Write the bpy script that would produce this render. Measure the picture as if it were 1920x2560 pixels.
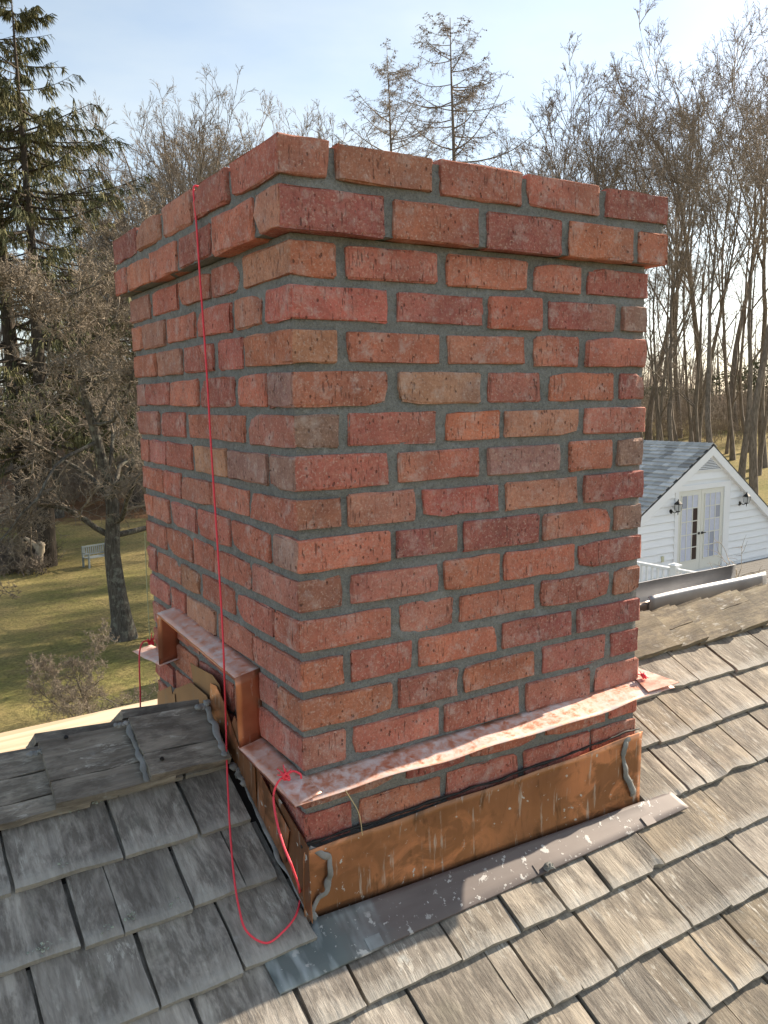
import bpy, math, numpy as np
from mathutils import Matrix, Vector
for o in list(bpy.data.objects): bpy.data.objects.remove(o)
scn = bpy.context.scene
COL = scn.collection
RNG = np.random.default_rng(7)
R = math.radians

# ------------------------------------------------------------------ camera
FPX = 2101.5                                   # focal length in photograph pixels (1920 wide)
CAM = np.array([-0.5866, -1.2373, 0.6353])     # origin: near bottom corner of the brick shaft
YAW, PITCH, ROLL = 0.54759, 0.135145, -0.01458
_f = np.array([math.sin(YAW)*math.cos(PITCH), math.cos(YAW)*math.cos(PITCH), -math.sin(PITCH)])
_r = np.array([math.cos(YAW), -math.sin(YAW), 0.0]); _u = np.cross(_r, _f)
CR = math.cos(ROLL)*_r + math.sin(ROLL)*_u
CU = -math.sin(ROLL)*_r + math.cos(ROLL)*_u
CF = _f
cam = bpy.data.cameras.new('camera'); camo = bpy.data.objects.new('camera', cam); COL.objects.link(camo)
m4 = Matrix.Identity(4)
for i in range(3):
    m4[i][0], m4[i][1], m4[i][2], m4[i][3] = CR[i], CU[i], -CF[i], CAM[i]
camo.matrix_world = m4
cam.sensor_fit = 'HORIZONTAL'; cam.sensor_width = 36.0; cam.lens = 36.0*FPX/1920.0
cam.clip_start = 0.02; cam.clip_end = 3000
scn.camera = camo

# ------------------------------------------------------------------ sky, sun, exposure
SUN_EL = 27.0
SUN_AZ = 4.0              # degrees from +X towards +Y
sx, sy, sz = math.cos(R(SUN_EL))*math.cos(R(SUN_AZ)), math.cos(R(SUN_EL))*math.sin(R(SUN_AZ)), math.sin(R(SUN_EL))
w = bpy.data.worlds.new('World'); scn.world = w; w.use_nodes = True
nt = w.node_tree; nt.nodes.clear()
out = nt.nodes.new('ShaderNodeOutputWorld'); bg = nt.nodes.new('ShaderNodeBackground')
sky = nt.nodes.new('ShaderNodeTexSky'); sky.sky_type = 'NISHITA'; sky.sun_disc = False
sky.sun_elevation = R(SUN_EL); sky.sun_rotation = R(90.0 - SUN_AZ); sky.air_density = 1.0; sky.dust_density = 1.0; sky.ozone_density = 0.7
# thin high cloud over the whole sky
tc = nt.nodes.new('ShaderNodeTexCoord'); mp = nt.nodes.new('ShaderNodeMapping'); mp.inputs['Scale'].default_value = (1.0, 1.6, 3.4)
nz = nt.nodes.new('ShaderNodeTexNoise'); nz.inputs['Scale'].default_value = 1.7; nz.inputs['Detail'].default_value = 6; nz.inputs['Roughness'].default_value = 0.52
rp = nt.nodes.new('ShaderNodeValToRGB'); rp.color_ramp.elements[0].position = 0.36; rp.color_ramp.elements[1].position = 0.66
rp.color_ramp.elements[0].color = (0.16, 0.16, 0.16, 1); rp.color_ramp.elements[1].color = (0.80, 0.80, 0.80, 1)
mx = nt.nodes.new('ShaderNodeMix'); mx.data_type = 'RGBA'
bw = nt.nodes.new('ShaderNodeRGBToBW')
vm = nt.nodes.new('ShaderNodeVectorMath'); vm.operation = 'MULTIPLY_ADD'
vm.inputs[1].default_value = (0.90, 0.96, 0.98); vm.inputs[2].default_value = (1.35, 1.62, 1.78)
nt.links.new(tc.outputs['Generated'], mp.inputs[0]); nt.links.new(mp.outputs[0], nz.inputs['Vector'])
nt.links.new(nz.outputs[0], rp.inputs[0]); nt.links.new(rp.outputs[0], mx.inputs[0])
nt.links.new(sky.outputs[0], mx.inputs[6]); nt.links.new(sky.outputs[0], bw.inputs[0])
nt.links.new(bw.outputs[0], vm.inputs[0]); nt.links.new(vm.outputs[0], mx.inputs[7])
nt.links.new(mx.outputs[2], bg.inputs[0]); bg.inputs[1].default_value = 0.082
nt.links.new(bg.outputs[0], out.inputs[0])
sl = bpy.data.lights.new('sun', 'SUN'); sl.energy = 4.3; sl.angle = R(0.55); sl.color = (1.0, 0.86, 0.68)
so = bpy.data.objects.new('sun', sl); COL.objects.link(so)
so.rotation_euler = Vector((-sx, -sy, -sz)).to_track_quat('-Z', 'Y').to_euler(); so.location = (30, 3, 20)
scn.view_settings.view_transform = 'Standard'; scn.view_settings.look = 'None'
scn.view_settings.exposure = 1.42; scn.view_settings.gamma = 1.0
scn.render.resolution_x = 768; scn.render.resolution_y = 1024

# ------------------------------------------------------------------ pixel helpers (photograph pixels -> points on known surfaces)
def ray(x, y): return CF + CR*(x-960)/FPX - CU*(y-1280)/FPX
def on_plane(x, y, n, k):
    d = ray(x, y); n = np.asarray(n, float); return CAM + d*((k-n@CAM)/(n@d))
def at_depth(x, y, d): return CAM + ray(x, y)*d
def col_on(px, z, axis, c):
    """coordinate along `axis` of the point at height z on the plane other=c that shows in photograph column px"""
    A = (px-960)/FPX*CF - CR
    other = 1-axis
    return (A@CAM - A[2]*z - A[other]*c)/A[axis]

# ------------------------------------------------------------------ mesh helpers
def mesh(name, v, f, mat=None, smooth=False):
    me = bpy.data.meshes.new(name)
    v = np.asarray(v, dtype=np.float32)
    if isinstance(f, np.ndarray):
        k = f.shape[1]; n = len(f)
        me.vertices.add(len(v)); me.vertices.foreach_set('co', v.ravel())
        me.loops.add(n*k); me.loops.foreach_set('vertex_index', f.astype(np.int32).ravel())
        me.polygons.add(n); me.polygons.foreach_set('loop_start', np.arange(0, n*k, k, dtype=np.int32))
        me.update(calc_edges=True)
    else:
        me.from_pydata(v.tolist(), [], f)
    if smooth: me.polygons.foreach_set('use_smooth', np.ones(len(me.polygons), dtype=bool))
    me.validate(); me.update()
    if mat: me.materials.append(mat)
    return me
def link(name, me, parent=None, loc=(0, 0, 0), **props):
    o = bpy.data.objects.new(name, me); COL.objects.link(o)
    if parent is not None: o.parent = parent
    o.location = loc
    for k, v in props.items(): o[k] = v
    return o
def thing(name, label, cat, loc=(0, 0, 0), rz=0.0, group=None):
    o = link(name, None, None, loc); o.rotation_euler[2] = rz
    o.empty_display_size = 0.1; o['label'] = label; o['category'] = cat
    if group: o['group'] = group
    return o
def join(parts):
    V = []; F = []; n = 0
    for v, f in parts:
        v = np.asarray(v, float); V.append(v); F += [tuple(int(i)+n for i in q) for q in f]; n += len(v)
    return np.concatenate(V), F
def box(x0, x1, y0, y1, z0, z1):
    v = [(x, y, z) for z in (z0, z1) for y in (y0, y1) for x in (x0, x1)]
    return np.array(v, float), [(0, 2, 3, 1), (4, 5, 7, 6), (0, 1, 5, 4), (2, 6, 7, 3), (0, 4, 6, 2), (1, 3, 7, 5)]
def obox(o, ax, ay, az):
    """box with corner o and edge vectors"""
    o, ax, ay, az = map(np.asarray, (o, ax, ay, az))
    v = [o+ax*i+ay*j+az*k for k in (0, 1) for j in (0, 1) for i in (0, 1)]
    return np.array(v, float), [(0, 2, 3, 1), (4, 5, 7, 6), (0, 1, 5, 4), (2, 6, 7, 3), (0, 4, 6, 2), (1, 3, 7, 5)]
def bevel(o, w, seg=2):
    b = o.modifiers.new('bevel', 'BEVEL'); b.width = w; b.segments = seg; b.limit_method = 'ANGLE'; return o
def lattice(sx_, sy_, sz_, xs, ys, zs):
    """surface of a box sampled at the given sorted coordinates"""
    idx = {}; V = []; F = []
    nx, ny, nz_ = len(xs)-1, len(ys)-1, len(zs)-1
    def g(i, j, k):
        if (i, j, k) not in idx:
            idx[(i, j, k)] = len(V); V.append((xs[i], ys[j], zs[k]))
        return idx[(i, j, k)]
    for i in range(nx):
        for j in range(ny):
            F.append((g(i, j, 0), g(i, j+1, 0), g(i+1, j+1, 0), g(i+1, j, 0)))
            F.append((g(i, j, nz_), g(i+1, j, nz_), g(i+1, j+1, nz_), g(i, j+1, nz_)))
    for i in range(nx):
        for k in range(nz_):
            F.append((g(i, 0, k), g(i+1, 0, k), g(i+1, 0, k+1), g(i, 0, k+1)))
            F.append((g(i, ny, k), g(i, ny, k+1), g(i+1, ny, k+1), g(i+1, ny, k)))
    for j in range(ny):
        for k in range(nz_):
            F.append((g(0, j, k), g(0, j, k+1), g(0, j+1, k+1), g(0, j+1, k)))
            F.append((g(nx, j, k), g(nx, j+1, k), g(nx, j+1, k+1), g(nx, j, k+1)))
    return np.array(V, float), F
_nt = {}
def vnoise(x, y, seed=0):
    """smooth 2-D value noise in 0..1"""
    if seed not in _nt: _nt[seed] = np.random.default_rng(seed).random((256, 256))
    T = _nt[seed]; x = np.asarray(x, float); y = np.asarray(y, float)
    xi = np.floor(x).astype(int); yi = np.floor(y).astype(int); fx = x-xi; fy = y-yi
    fx = fx*fx*(3-2*fx); fy = fy*fy*(3-2*fy)
    a = T[xi % 256, yi % 256]; b = T[(xi+1) % 256, yi % 256]; c = T[xi % 256, (yi+1) % 256]; d = T[(xi+1) % 256, (yi+1) % 256]
    return (a*(1-fx)+b*fx)*(1-fy)+(c*(1-fx)+d*fx)*fy
def tube(pts, rad, sides=8, jit=0.0, rng=RNG):
    pts = np.asarray(pts, float); n = len(pts)
    rad = np.broadcast_to(np.asarray(rad, float), (n,))
    V = []
    tprev = None
    t = np.gradient(pts, axis=0); t /= np.linalg.norm(t, axis=1)[:, None]+1e-12
    ref = np.array([0.31, 0.52, 0.79])
    for i in range(n):
        a = np.cross(t[i], ref); a /= np.linalg.norm(a)+1e-12; b = np.cross(t[i], a)
        for k in range(sides):
            th = 2*math.pi*k/sides
            V.append(pts[i]+(a*math.cos(th)+b*math.sin(th))*rad[i]*(1+jit*(rng.random()-0.5)))
    F = [(i*sides+k, i*sides+(k+1) % sides, (i+1)*sides+(k+1) % sides, (i+1)*sides+k) for i in range(n-1) for k in range(sides)]
    F.append(tuple(range(sides-1, -1, -1))); F.append(tuple(range((n-1)*sides, n*sides)))
    return np.array(V), F
def resample(pts, n):
    """smooth curve through control points"""
    p = np.asarray(pts, float); m = len(p); out_ = []
    P = np.vstack([2*p[0]-p[1], p, 2*p[-1]-p[-2]])
    for s in np.linspace(0, m-1, n):
        i = min(int(s), m-2); t = s-i
        a, b, c, d = P[i], P[i+1], P[i+2], P[i+3]
        out_.append(0.5*((2*b)+(c-a)*t+(2*a-5*b+4*c-d)*t*t+(-a+3*b-3*c+d)*t**3))
    return np.array(out_)
def grid_sheet(P):
    """P: (n,m,3) grid of points -> verts, quads"""
    n, m = P.shape[:2]
    i, j = np.meshgrid(np.arange(n-1), np.arange(m-1), indexing='ij')
    a = (i*m+j).ravel()
    return P.reshape(-1, 3), np.stack([a, a+m, a+m+1, a+1], 1)
def solid(o, t, off=0.0):
    s = o.modifiers.new('solidify', 'SOLIDIFY'); s.thickness = t; s.offset = off; return o

# ------------------------------------------------------------------ material helpers
class MT:
    def __init__(s, name, rough=0.8, metal=0.0, spec=0.4):
        s.m = bpy.data.materials.new(name); s.m.use_nodes = True; s.t = s.m.node_tree
        s.b = s.t.nodes['Principled BSDF']; s.b.inputs['Roughness'].default_value = rough
        s.b.inputs['Metallic'].default_value = metal; s.b.inputs['Specular IOR Level'].default_value = spec
        s._c = None
    def n(s, ty, **kw):
        nd = s.t.nodes.new(ty)
        for k, v in kw.items(): setattr(nd, k, v)
        return nd
    def put(s, sock, v):
        if hasattr(v, 'links') or isinstance(v, bpy.types.NodeSocket): s.t.links.new(v, sock)
        elif isinstance(v, (int, float)) and sock.type in ('RGBA',): sock.default_value = (v, v, v, 1)
        elif isinstance(v, tuple) and len(v) == 3 and sock.type == 'RGBA': sock.default_value = (*v, 1)
        else: sock.default_value = v
    def coord(s, scale=(1, 1, 1), rnd=True, rot=(0, 0, 0)):
        if s._c is None:
            tc_ = s.n('ShaderNodeTexCoord')
            if rnd:
                oi = s.n('ShaderNodeObjectInfo'); a = s.n('ShaderNodeVectorMath', operation='MULTIPLY_ADD')
                s.t.links.new(oi.outputs['Random'], a.inputs[0]); a.inputs[1].default_value = (37.0, 61.0, 23.0)
                s.t.links.new(tc_.outputs['Object'], a.inputs[2]); s._c = a.outputs[0]
            else: s._c = tc_.outputs['Object']
        mp_ = s.n('ShaderNodeMapping'); s.t.links.new(s._c, mp_.inputs[0]); mp_.inputs['Scale'].default_value = scale; mp_.inputs['Rotation'].default_value = rot
        return mp_.outputs[0]
    def noise(s, scale, detail=4, rough=0.55, vec=None, stretch=(1, 1, 1), dist=0.0):
        nd = s.n('ShaderNodeTexNoise'); s.t.links.new(vec or s.coord(stretch), nd.inputs['Vector'])
        nd.inputs['Scale'].default_value = scale; nd.inputs['Detail'].default_value = detail; nd.inputs['Roughness'].default_value = rough
        nd.inputs['Distortion'].default_value = dist
        return nd.outputs[0]
    def ramp(s, fac, p0, p1, c0=0.0, c1=1.0, mid=None):
        nd = s.n('ShaderNodeValToRGB'); s.t.links.new(fac, nd.inputs[0]); e = nd.color_ramp.elements
        f = lambda c: (c, c, c, 1) if isinstance(c, (int, float)) else (*c, 1)
        e[0].position = p0; e[1].position = p1; e[0].color = f(c0); e[1].color = f(c1)
        if mid: q = e.new(mid[0]); q.color = f(mid[1])
        return nd.outputs[0]
    def mix(s, fac, a, b, mode='MIX'):
        nd = s.n('ShaderNodeMix', data_type='RGBA', blend_type=mode)
        s.put(nd.inputs[0], fac); s.put(nd.inputs[6], a); s.put(nd.inputs[7], b); return nd.outputs[2]
    def math(s, op, a, b=0.0, clamp=False):
        nd = s.n('ShaderNodeMath', operation=op, use_clamp=clamp); s.put(nd.inputs[0], a); s.put(nd.inputs[1], b); return nd.outputs[0]
    def col(s, c): s.put(s.b.inputs['Base Color'], c); return s
    def rough(s, c): s.put(s.b.inputs['Roughness'], c); return s
    def metal(s, c): s.put(s.b.inputs['Metallic'], c); return s
    def bump(s, h, strength=0.5, dist=0.002):
        nd = s.n('ShaderNodeBump'); s.t.links.new(h, nd.inputs['Height']); nd.inputs['Strength'].default_value = strength; nd.inputs['Distance'].default_value = dist
        s.t.links.new(nd.outputs[0], s.b.inputs['Normal']); return s
    def rand(s):
        return s.n('ShaderNodeObjectInfo').outputs['Random']
    def attr(s, name):
        nd = s.n('ShaderNodeAttribute'); nd.attribute_name = name; return nd.outputs['Color']
    def objcol(s): return s.n('ShaderNodeObjectInfo').outputs['Color']
def simple(name, c, rough=0.7, metal=0.0, var=0.25, scale=8.0, bump=0.0, bscale=60.0, bdist=0.002):
    M = MT(name, rough, metal); n_ = M.noise(scale, 4)
    M.col(M.mix(n_, tuple(x*(1-var) for x in c), tuple(min(1, x*(1+var)) for x in c)))
    if bump: M.bump(M.noise(bscale, 4), bump, bdist)
    return M.m

def make_brick_mat():
    M = MT('brick_face', 0.9, 0, 0.25)
    base = M.attr('Col')
    big = M.noise(14, 3)
    c = M.mix(M.ramp(big, 0.32, 0.68, 0.0, 1.0), M.mix(1.0, base, (0.76, 0.70, 0.70), 'MULTIPLY'), M.mix(1.0, base, (1.18, 1.16, 1.12), 'MULTIPLY'))
    mot = M.noise(70, 4, 0.7)
    c = M.mix(M.ramp(mot, 0.4, 0.75, 0, 0.38), c, (0.44, 0.27, 0.20))
    c = M.mix(M.ramp(M.noise(420, 3, 0.7), 0.52, 0.74, 0, 0.32), c, (0.15, 0.07, 0.055))
    c = M.mix(M.ramp(M.noise(190, 3, 0.75), 0.46, 0.66, 0, 0.5), c, M.mix(1.0, base, (0.55, 0.48, 0.46), 'MULTIPLY'))
    c = M.mix(M.ramp(M.noise(230, 2, 0.6), 0.56, 0.72, 0, 0.55), c, (0.58, 0.42, 0.34))
    # dust of pale mortar left from washing down
    sm = M.noise(30, 6, 0.72)
    c = M.mix(M.ramp(sm, 0.52, 0.74, 0, 0.6), c, (0.54, 0.46, 0.42))
    # vertical drag tears of the wire-cut face
    pit = M.noise(1.0, 2, 0.5, vec=M.coord((270, 270, 38)))
    pm = M.math('MULTIPLY', M.ramp(pit, 0.62, 0.70), M.ramp(M.noise(17, 3), 0.46, 0.60, 0.10, 0.9))
    dots = M.n('ShaderNodeTexVoronoi'); M.t.links.new(M.coord((110, 110, 75)), dots.inputs['Vector']); dots.inputs['Scale'].default_value = 1.0
    dm = M.ramp(dots.outputs['Distance'], 0.12, 0.26, 1.0, 0.0)
    dn = M.ramp(M.noise(45, 2), 0.5, 0.6)
    dm = M.math('MULTIPLY', dm, dn)
    pits = M.math('MAXIMUM', pm, dm)
    c = M.mix(M.math('MULTIPLY', pits, 0.66), c, (0.07, 0.035, 0.028))
    M.col(c)
    h = M.math('SUBTRACT', M.math('ADD', M.math('MULTIPLY', M.noise(160, 5, 0.7), 0.45), M.math('MULTIPLY', M.noise(24, 3), 1.0)), pits)
    M.bump(h, 0.9, 0.0034)
    return M.m
def make_mortar_mat():
    M = MT('mortar_joint', 0.95, 0, 0.2)
    c = M.mix(M.ramp(M.noise(9, 5, 0.6), 0.3, 0.7), (0.155, 0.157, 0.147), (0.240, 0.242, 0.230))
    c = M.mix(M.ramp(M.noise(420, 3, 0.7), 0.42, 0.66, 0, 0.55), c, (0.30, 0.30, 0.28))
    c = M.mix(M.ramp(M.noise(170, 4, 0.75), 0.50, 0.68, 0, 0.6), c, (0.085, 0.086, 0.078))
    c = M.mix(M.ramp(M.noise(140, 4, 0.75), 0.54, 0.70, 0, 0.5), c, (0.34, 0.34, 0.32))
    c = M.mix(M.ramp(M.noise(35, 5, 0.7), 0.54, 0.74, 0, 0.5), c, (0.37, 0.37, 0.35))
    c = M.mix(M.ramp(M.noise(22, 5, 0.7), 0.60, 0.72, 0, 0.5), c, (0.075, 0.076, 0.068))
    M.col(c)
    h = M.math('ADD', M.math('MULTIPLY', M.noise(480, 4, 0.7), 0.5), M.noise(60, 4, 0.6))
    M.bump(h, 1.0, 0.004); return M.m
def make_copper_fresh():
    M = MT('copper_sheet_fresh', 0.42, 0.75)
    c = M.mix(M.noise(12, 4), (0.58, 0.25, 0.15), (0.78, 0.42, 0.29))
    st = M.ramp(M.noise(34, 8, 0.80, dist=0.3), 0.40, 0.58)
    wp = M.math('MULTIPLY', st, M.ramp(M.noise(5, 3), 0.32, 0.5, 0.35, 1.0))
    wc = M.mix(M.noise(40, 5, 0.7), (0.52, 0.40, 0.38), (0.72, 0.68, 0.66))
    M.col(M.mix(M.math('MULTIPLY', wp, 0.88), c, wc))
    M.metal(M.math('SUBTRACT', 0.72, M.math('MULTIPLY', wp, 0.7))); M.rough(M.math('ADD', 0.38, M.math('MULTIPLY', wp, 0.45)))
    M.bump(M.noise(30, 3), 0.25, 0.002); return M.m
def make_copper_riser():
    M = MT('copper_sheet_riser', 0.38, 0.8)
    c = M.mix(M.ramp(M.noise(7, 4), 0.35, 0.65), (0.36, 0.13, 0.07), (0.62, 0.27, 0.16))
    st = M.ramp(M.noise(1.0, 5, 0.65, vec=M.coord((60, 60, 18))), 0.62, 0.70)
    M.col(M.mix(M.math('MULTIPLY', st, 0.7), c, (0.62, 0.52, 0.46)))
    M.metal(M.math('SUBTRACT', 0.8, M.math('MULTIPLY', st, 0.6)))
    M.bump(M.noise(9, 3), 0.25, 0.004); return M.m
def make_copper_brown():
    M = MT('copper_weathered', 0.48, 0.55)
    c = M.mix(M.ramp(M.noise(4, 4), 0.3, 0.7), (0.20, 0.095, 0.048), (0.38, 0.18, 0.088))
    br = M.ramp(M.noise(1.0, 6, 0.62, vec=M.coord((13, 13, 17)), dist=0.9), 0.46, 0.58)
    br = M.math('MULTIPLY', br, M.ramp(M.noise(2.6, 2), 0.40, 0.58))
    c = M.mix(M.math('MULTIPLY', br, 0.9), c, (0.66, 0.29, 0.145))
    sc_ = M.ramp(M.noise(1.0, 6, 0.7, vec=M.coord((55, 55, 5))), 0.40, 0.70)
    c = M.mix(M.math('MULTIPLY', sc_, 0.35), c, (0.36, 0.18, 0.10))
    dk = M.ramp(M.noise(1.0, 4, 0.6, vec=M.coord((30, 30, 11), rot=(0, 0.35, 0)), dist=0.4), 0.58, 0.70)
    c = M.mix(M.math('MULTIPLY', dk, 0.7), c, (0.10, 0.055, 0.03))
    wh = M.ramp(M.noise(1.0, 5, 0.6, vec=M.coord((85, 85, 9))), 0.60, 0.68)
    sp = M.ramp(M.noise(60, 4, 0.6), 0.65, 0.69)
    wh = M.math('MAXIMUM', M.math('MULTIPLY', wh, 0.6), sp)
    c = M.mix(wh, c, (0.50, 0.48, 0.44))
    M.col(c); M.metal(M.math('MULTIPLY', M.math('SUBTRACT', 1.0, wh), 0.6)); M.rough(M.ramp(M.noise(6, 4), 0.3, 0.7, 0.30, 0.55))
    M.bump(M.noise(8, 3), 0.45, 0.008); return M.m
def make_copper_tan():
    M = MT('copper_tan', 0.5, 0.4)
    c = M.mix(M.ramp(M.noise(6, 4), 0.3, 0.7), (0.19, 0.115, 0.06), (0.33, 0.20, 0.105))
    c = M.mix(M.ramp(M.noise(1.0, 4, vec=M.coord((40, 40, 12))), 0.55, 0.72, 0, 0.5), c, (0.16, 0.15, 0.13))
    M.col(c); M.bump(M.noise(9, 3), 0.3, 0.005); return M.m
def make_apron_mat():
    M = MT('lead_coated_apron', 0.6, 0.1)
    c = M.mix(M.ramp(M.noise(3, 5), 0.3, 0.7), (0.105, 0.085, 0.080), (0.165, 0.138, 0.130))
    c = M.mix(M.ramp(M.noise(1.0, 4, 0.6, vec=M.coord((5, 30, 30))), 0.5, 0.75, 0, 0.25), c, (0.22, 0.20, 0.19))
    # chalky run-off and verdigris at the low left end (stain with its own shape)
    sp_ = M.n('ShaderNodeSeparateXYZ'); tc_ = M.n('ShaderNodeTexCoord'); M.t.links.new(tc_.outputs['Object'], sp_.inputs[0])
    left = M.ramp(M.math('ADD', sp_.outputs[0], M.math('MULTIPLY', M.math('SUBTRACT', M.noise(16, 5), 0.5), 0.22)), 0.02, 0.14, 1.0, 0.0)
    c = M.mix(M.math('MULTIPLY', left, 0.6), c, (0.12, 0.17, 0.17))
    chalk = M.math('MULTIPLY', left, M.ramp(M.noise(1, 3, vec=M.coord((22, 6, 6))), 0.5, 0.66))
    c = M.mix(M.math('MULTIPLY', chalk, 0.75), c, (0.50, 0.55, 0.56))
    s1 = M.ramp(M.noise(30, 5, 0.6), 0.61, 0.645); s2 = M.ramp(M.noise(95, 3, 0.6), 0.65, 0.70)
    zone = M.ramp(M.noise(4, 2), 0.44, 0.58)
    sp = M.math('MULTIPLY', M.math('MAXIMUM', s1, s2), zone)
    c = M.mix(M.math('MULTIPLY', sp, 0.85), c, (0.52, 0.51, 0.49))
    M.col(c); M.metal(M.math('MULTIPLY', M.math('SUBTRACT', 1.0, sp), 0.12))
    M.bump(M.math('ADD', M.noise(5, 3), M.math('MULTIPLY', sp, 0.25)), 0.35, 0.004); return M.m
def make_shingle_mat(name, bleach=True):
    """weathered cedar, grain along local y"""
    M = MT(name, 0.85, 0, 0.25)
    tint = M.objcol()
    g1 = M.noise(1.0, 6, 0.65, vec=M.coord((130, 6, 130)), dist=0.3)
    g2 = M.noise(1.0, 5, 0.7, vec=M.coord((28, 3.2, 28)), dist=0.5)
    c = M.mix(M.ramp(g2, 0.32, 0.68), M.mix(1.0, tint, (0.52, 0.49, 0.46), 'MULTIPLY'), M.mix(1.0, tint, (1.22, 1.16, 1.06), 'MULTIPLY'))
    c = M.mix(M.ramp(g1, 0.42, 0.72, 0.0, 0.6), c, M.mix(1.0, tint, (0.38, 0.33, 0.29), 'MULTIPLY'))
    # pale weathered flakes and lichen bloom
    fl = M.ramp(M.noise(1.0, 7, 0.72, vec=M.coord((85, 20, 60)), dist=0.4), 0.54, 0.60)
    zone = M.ramp(M.noise(9, 3, 0.6), 0.47, 0.60)
    c = M.mix(M.math('MULTIPLY', M.math('MULTIPLY', fl, zone), 0.8), c, (0.50, 0.475, 0.42))
    bl = M.math('MULTIPLY', M.ramp(M.noise(24, 6, 0.7), 0.56, 0.70), M.ramp(M.noise(7, 2), 0.58, 0.66))
    c = M.mix(M.math('MULTIPLY', bl, 0.55), c, (0.44, 0.47, 0.46))
    gr = M.ramp(M.noise(11, 4), 0.58, 0.76, 0, 0.4)
    c = M.mix(gr, c, (0.10, 0.105, 0.07))
    # dark weathered patches, and wood bleached by wear towards the butt
    dp_ = M.math('MULTIPLY', M.ramp(M.noise(1.0, 5, 0.68, vec=M.coord((16, 6.5, 12)), dist=0.6), 0.44, 0.55), M.ramp(M.noise(1.0, 4, 0.7, vec=M.coord((120, 30, 90))), 0.38, 0.56, 0.25, 1.0))
    c = M.mix(M.math('MULTIPLY', dp_, 0.66), c, (0.095, 0.082, 0.070))
    tcb = M.n('ShaderNodeTexCoord'); spb = M.n('ShaderNodeSeparateXYZ'); M.t.links.new(tcb.outputs['Object'], spb.inputs[0])
    ed = M.ramp(M.math('ADD', spb.outputs[1], M.math('MULTIPLY', M.math('SUBTRACT', M.noise(1.0, 5, 0.7, vec=M.coord((70, 24, 40))), 0.5), 0.07)), 0.004, 0.030, 1.0, 0.0)
    if bleach: c = M.mix(M.math('MULTIPLY', ed, 0.55), c, (0.40, 0.385, 0.35))
    M.col(c)
    h = M.math('ADD', M.math('MULTIPLY', g1, 0.8), M.math('ADD', M.math('MULTIPLY', g2, 0.8), M.math('MULTIPLY', M.noise(90, 4), 0.3)))
    M.bump(h, 0.9, 0.0026); return M.m
def make_pine():
    M = MT('new_pine', 0.6, 0, 0.35)
    wv = M.noise(1.0, 4, 0.55, vec=M.coord((2.0, 34, 30)), dist=1.0)
    c = M.mix(M.ramp(wv, 0.42, 0.62), (0.70, 0.57, 0.40), (0.56, 0.41, 0.26))
    kn = M.n('ShaderNodeTexVoronoi'); M.t.links.new(M.coord((2.6, 6, 4)), kn.inputs['Vector']); kn.inputs['Scale'].default_value = 1.0
    c = M.mix(M.ramp(kn.outputs['Distance'], 0.04, 0.12, 0.6, 0.0), c, (0.30, 0.18, 0.10))
    M.col(c); M.bump(wv, 0.15, 0.001); return M.m
def make_caulk():
    M = MT('grey_sealant', 0.55, 0, 0.4)
    M.col(M.mix(M.ramp(M.noise(25, 5), 0.35, 0.7), (0.17, 0.172, 0.165), (0.30, 0.30, 0.295))); M.bump(M.noise(45, 4), 0.6, 0.003); return M.m
def make_bark(name, c0, c1, lich=0.0, scale=6.0):
    M = MT(name, 0.9, 0, 0.2)
    g = M.noise(1.0, 5, 0.6, vec=M.coord((scale*3, scale*3, scale*0.6)))
    c = M.mix(M.ramp(g, 0.35, 0.65), c0, c1)
    if lich: c = M.mix(M.ramp(M.noise(scale*0.9, 5, 0.65), 0.52, 0.62, 0, lich), c, (0.30, 0.31, 0.25))
    M.col(c); M.bump(g, 0.8, 0.03); return M.m
def make_lawn():
    M = MT('winter_lawn', 0.95, 0, 0.15)
    big = M.noise(0.11, 5, 0.6, vec=M.coord(rnd=False)); med = M.noise(0.9, 5, 0.65); fine = M.noise(9, 6, 0.75)
    c = M.mix(M.ramp(big, 0.38, 0.62), (0.235, 0.225, 0.068), (0.48, 0.37, 0.16))
    c = M.mix(M.ramp(med, 0.42, 0.66, 0, 0.7), c, (0.38, 0.28, 0.13))
    c = M.mix(M.ramp(fine, 0.38, 0.66, 0, 0.75), c, (0.075, 0.068, 0.028))
    lit = M.ramp(M.noise(0.06, 4, 0.6), 0.50, 0.58)
    # leaf litter under the trees: vertex attribute marks the wooded ground
    w_ = M.n('ShaderNodeAttribute'); w_.attribute_name = 'wood'
    lf = M.mix(M.ramp(fine, 0.35, 0.65), (0.10, 0.055, 0.03), (0.30, 0.17, 0.09))
    f = M.ramp(M.math('ADD', w_.outputs['Fac'], M.math('MULTIPLY', M.math('SUBTRACT', med, 0.5), 0.9)), 0.42, 0.62)
    M.col(M.mix(f, c, lf)); M.bump(M.math('ADD', fine, med), 1.0, 0.08); return M.m

MB = make_brick_mat(); MM = make_mortar_mat(); MCF = make_copper_fresh(); MCR = make_copper_riser(); MCB = make_copper_brown(); MCT = make_copper_tan()
MAP = make_apron_mat(); MSH = make_shingle_mat('cedar_shingle'); MCAP = make_shingle_mat('cedar_ridge_board', False); MPINE = make_pine(); MCK = make_caulk()
MSTR = simple('pink_string', (0.86, 0.065, 0.095), 0.6, 0, 0.15, 300, 0.5, 900, 0.0006)
MWHITE = simple('white_paint', (0.78, 0.79, 0.80), 0.5, 0, 0.03, 3)
MBLACK = simple('black_metal', (0.015, 0.015, 0.016), 0.4, 0.3, 0.2)
MDECK = simple('roof_underlay', (0.03, 0.026, 0.022), 0.9)

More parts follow.
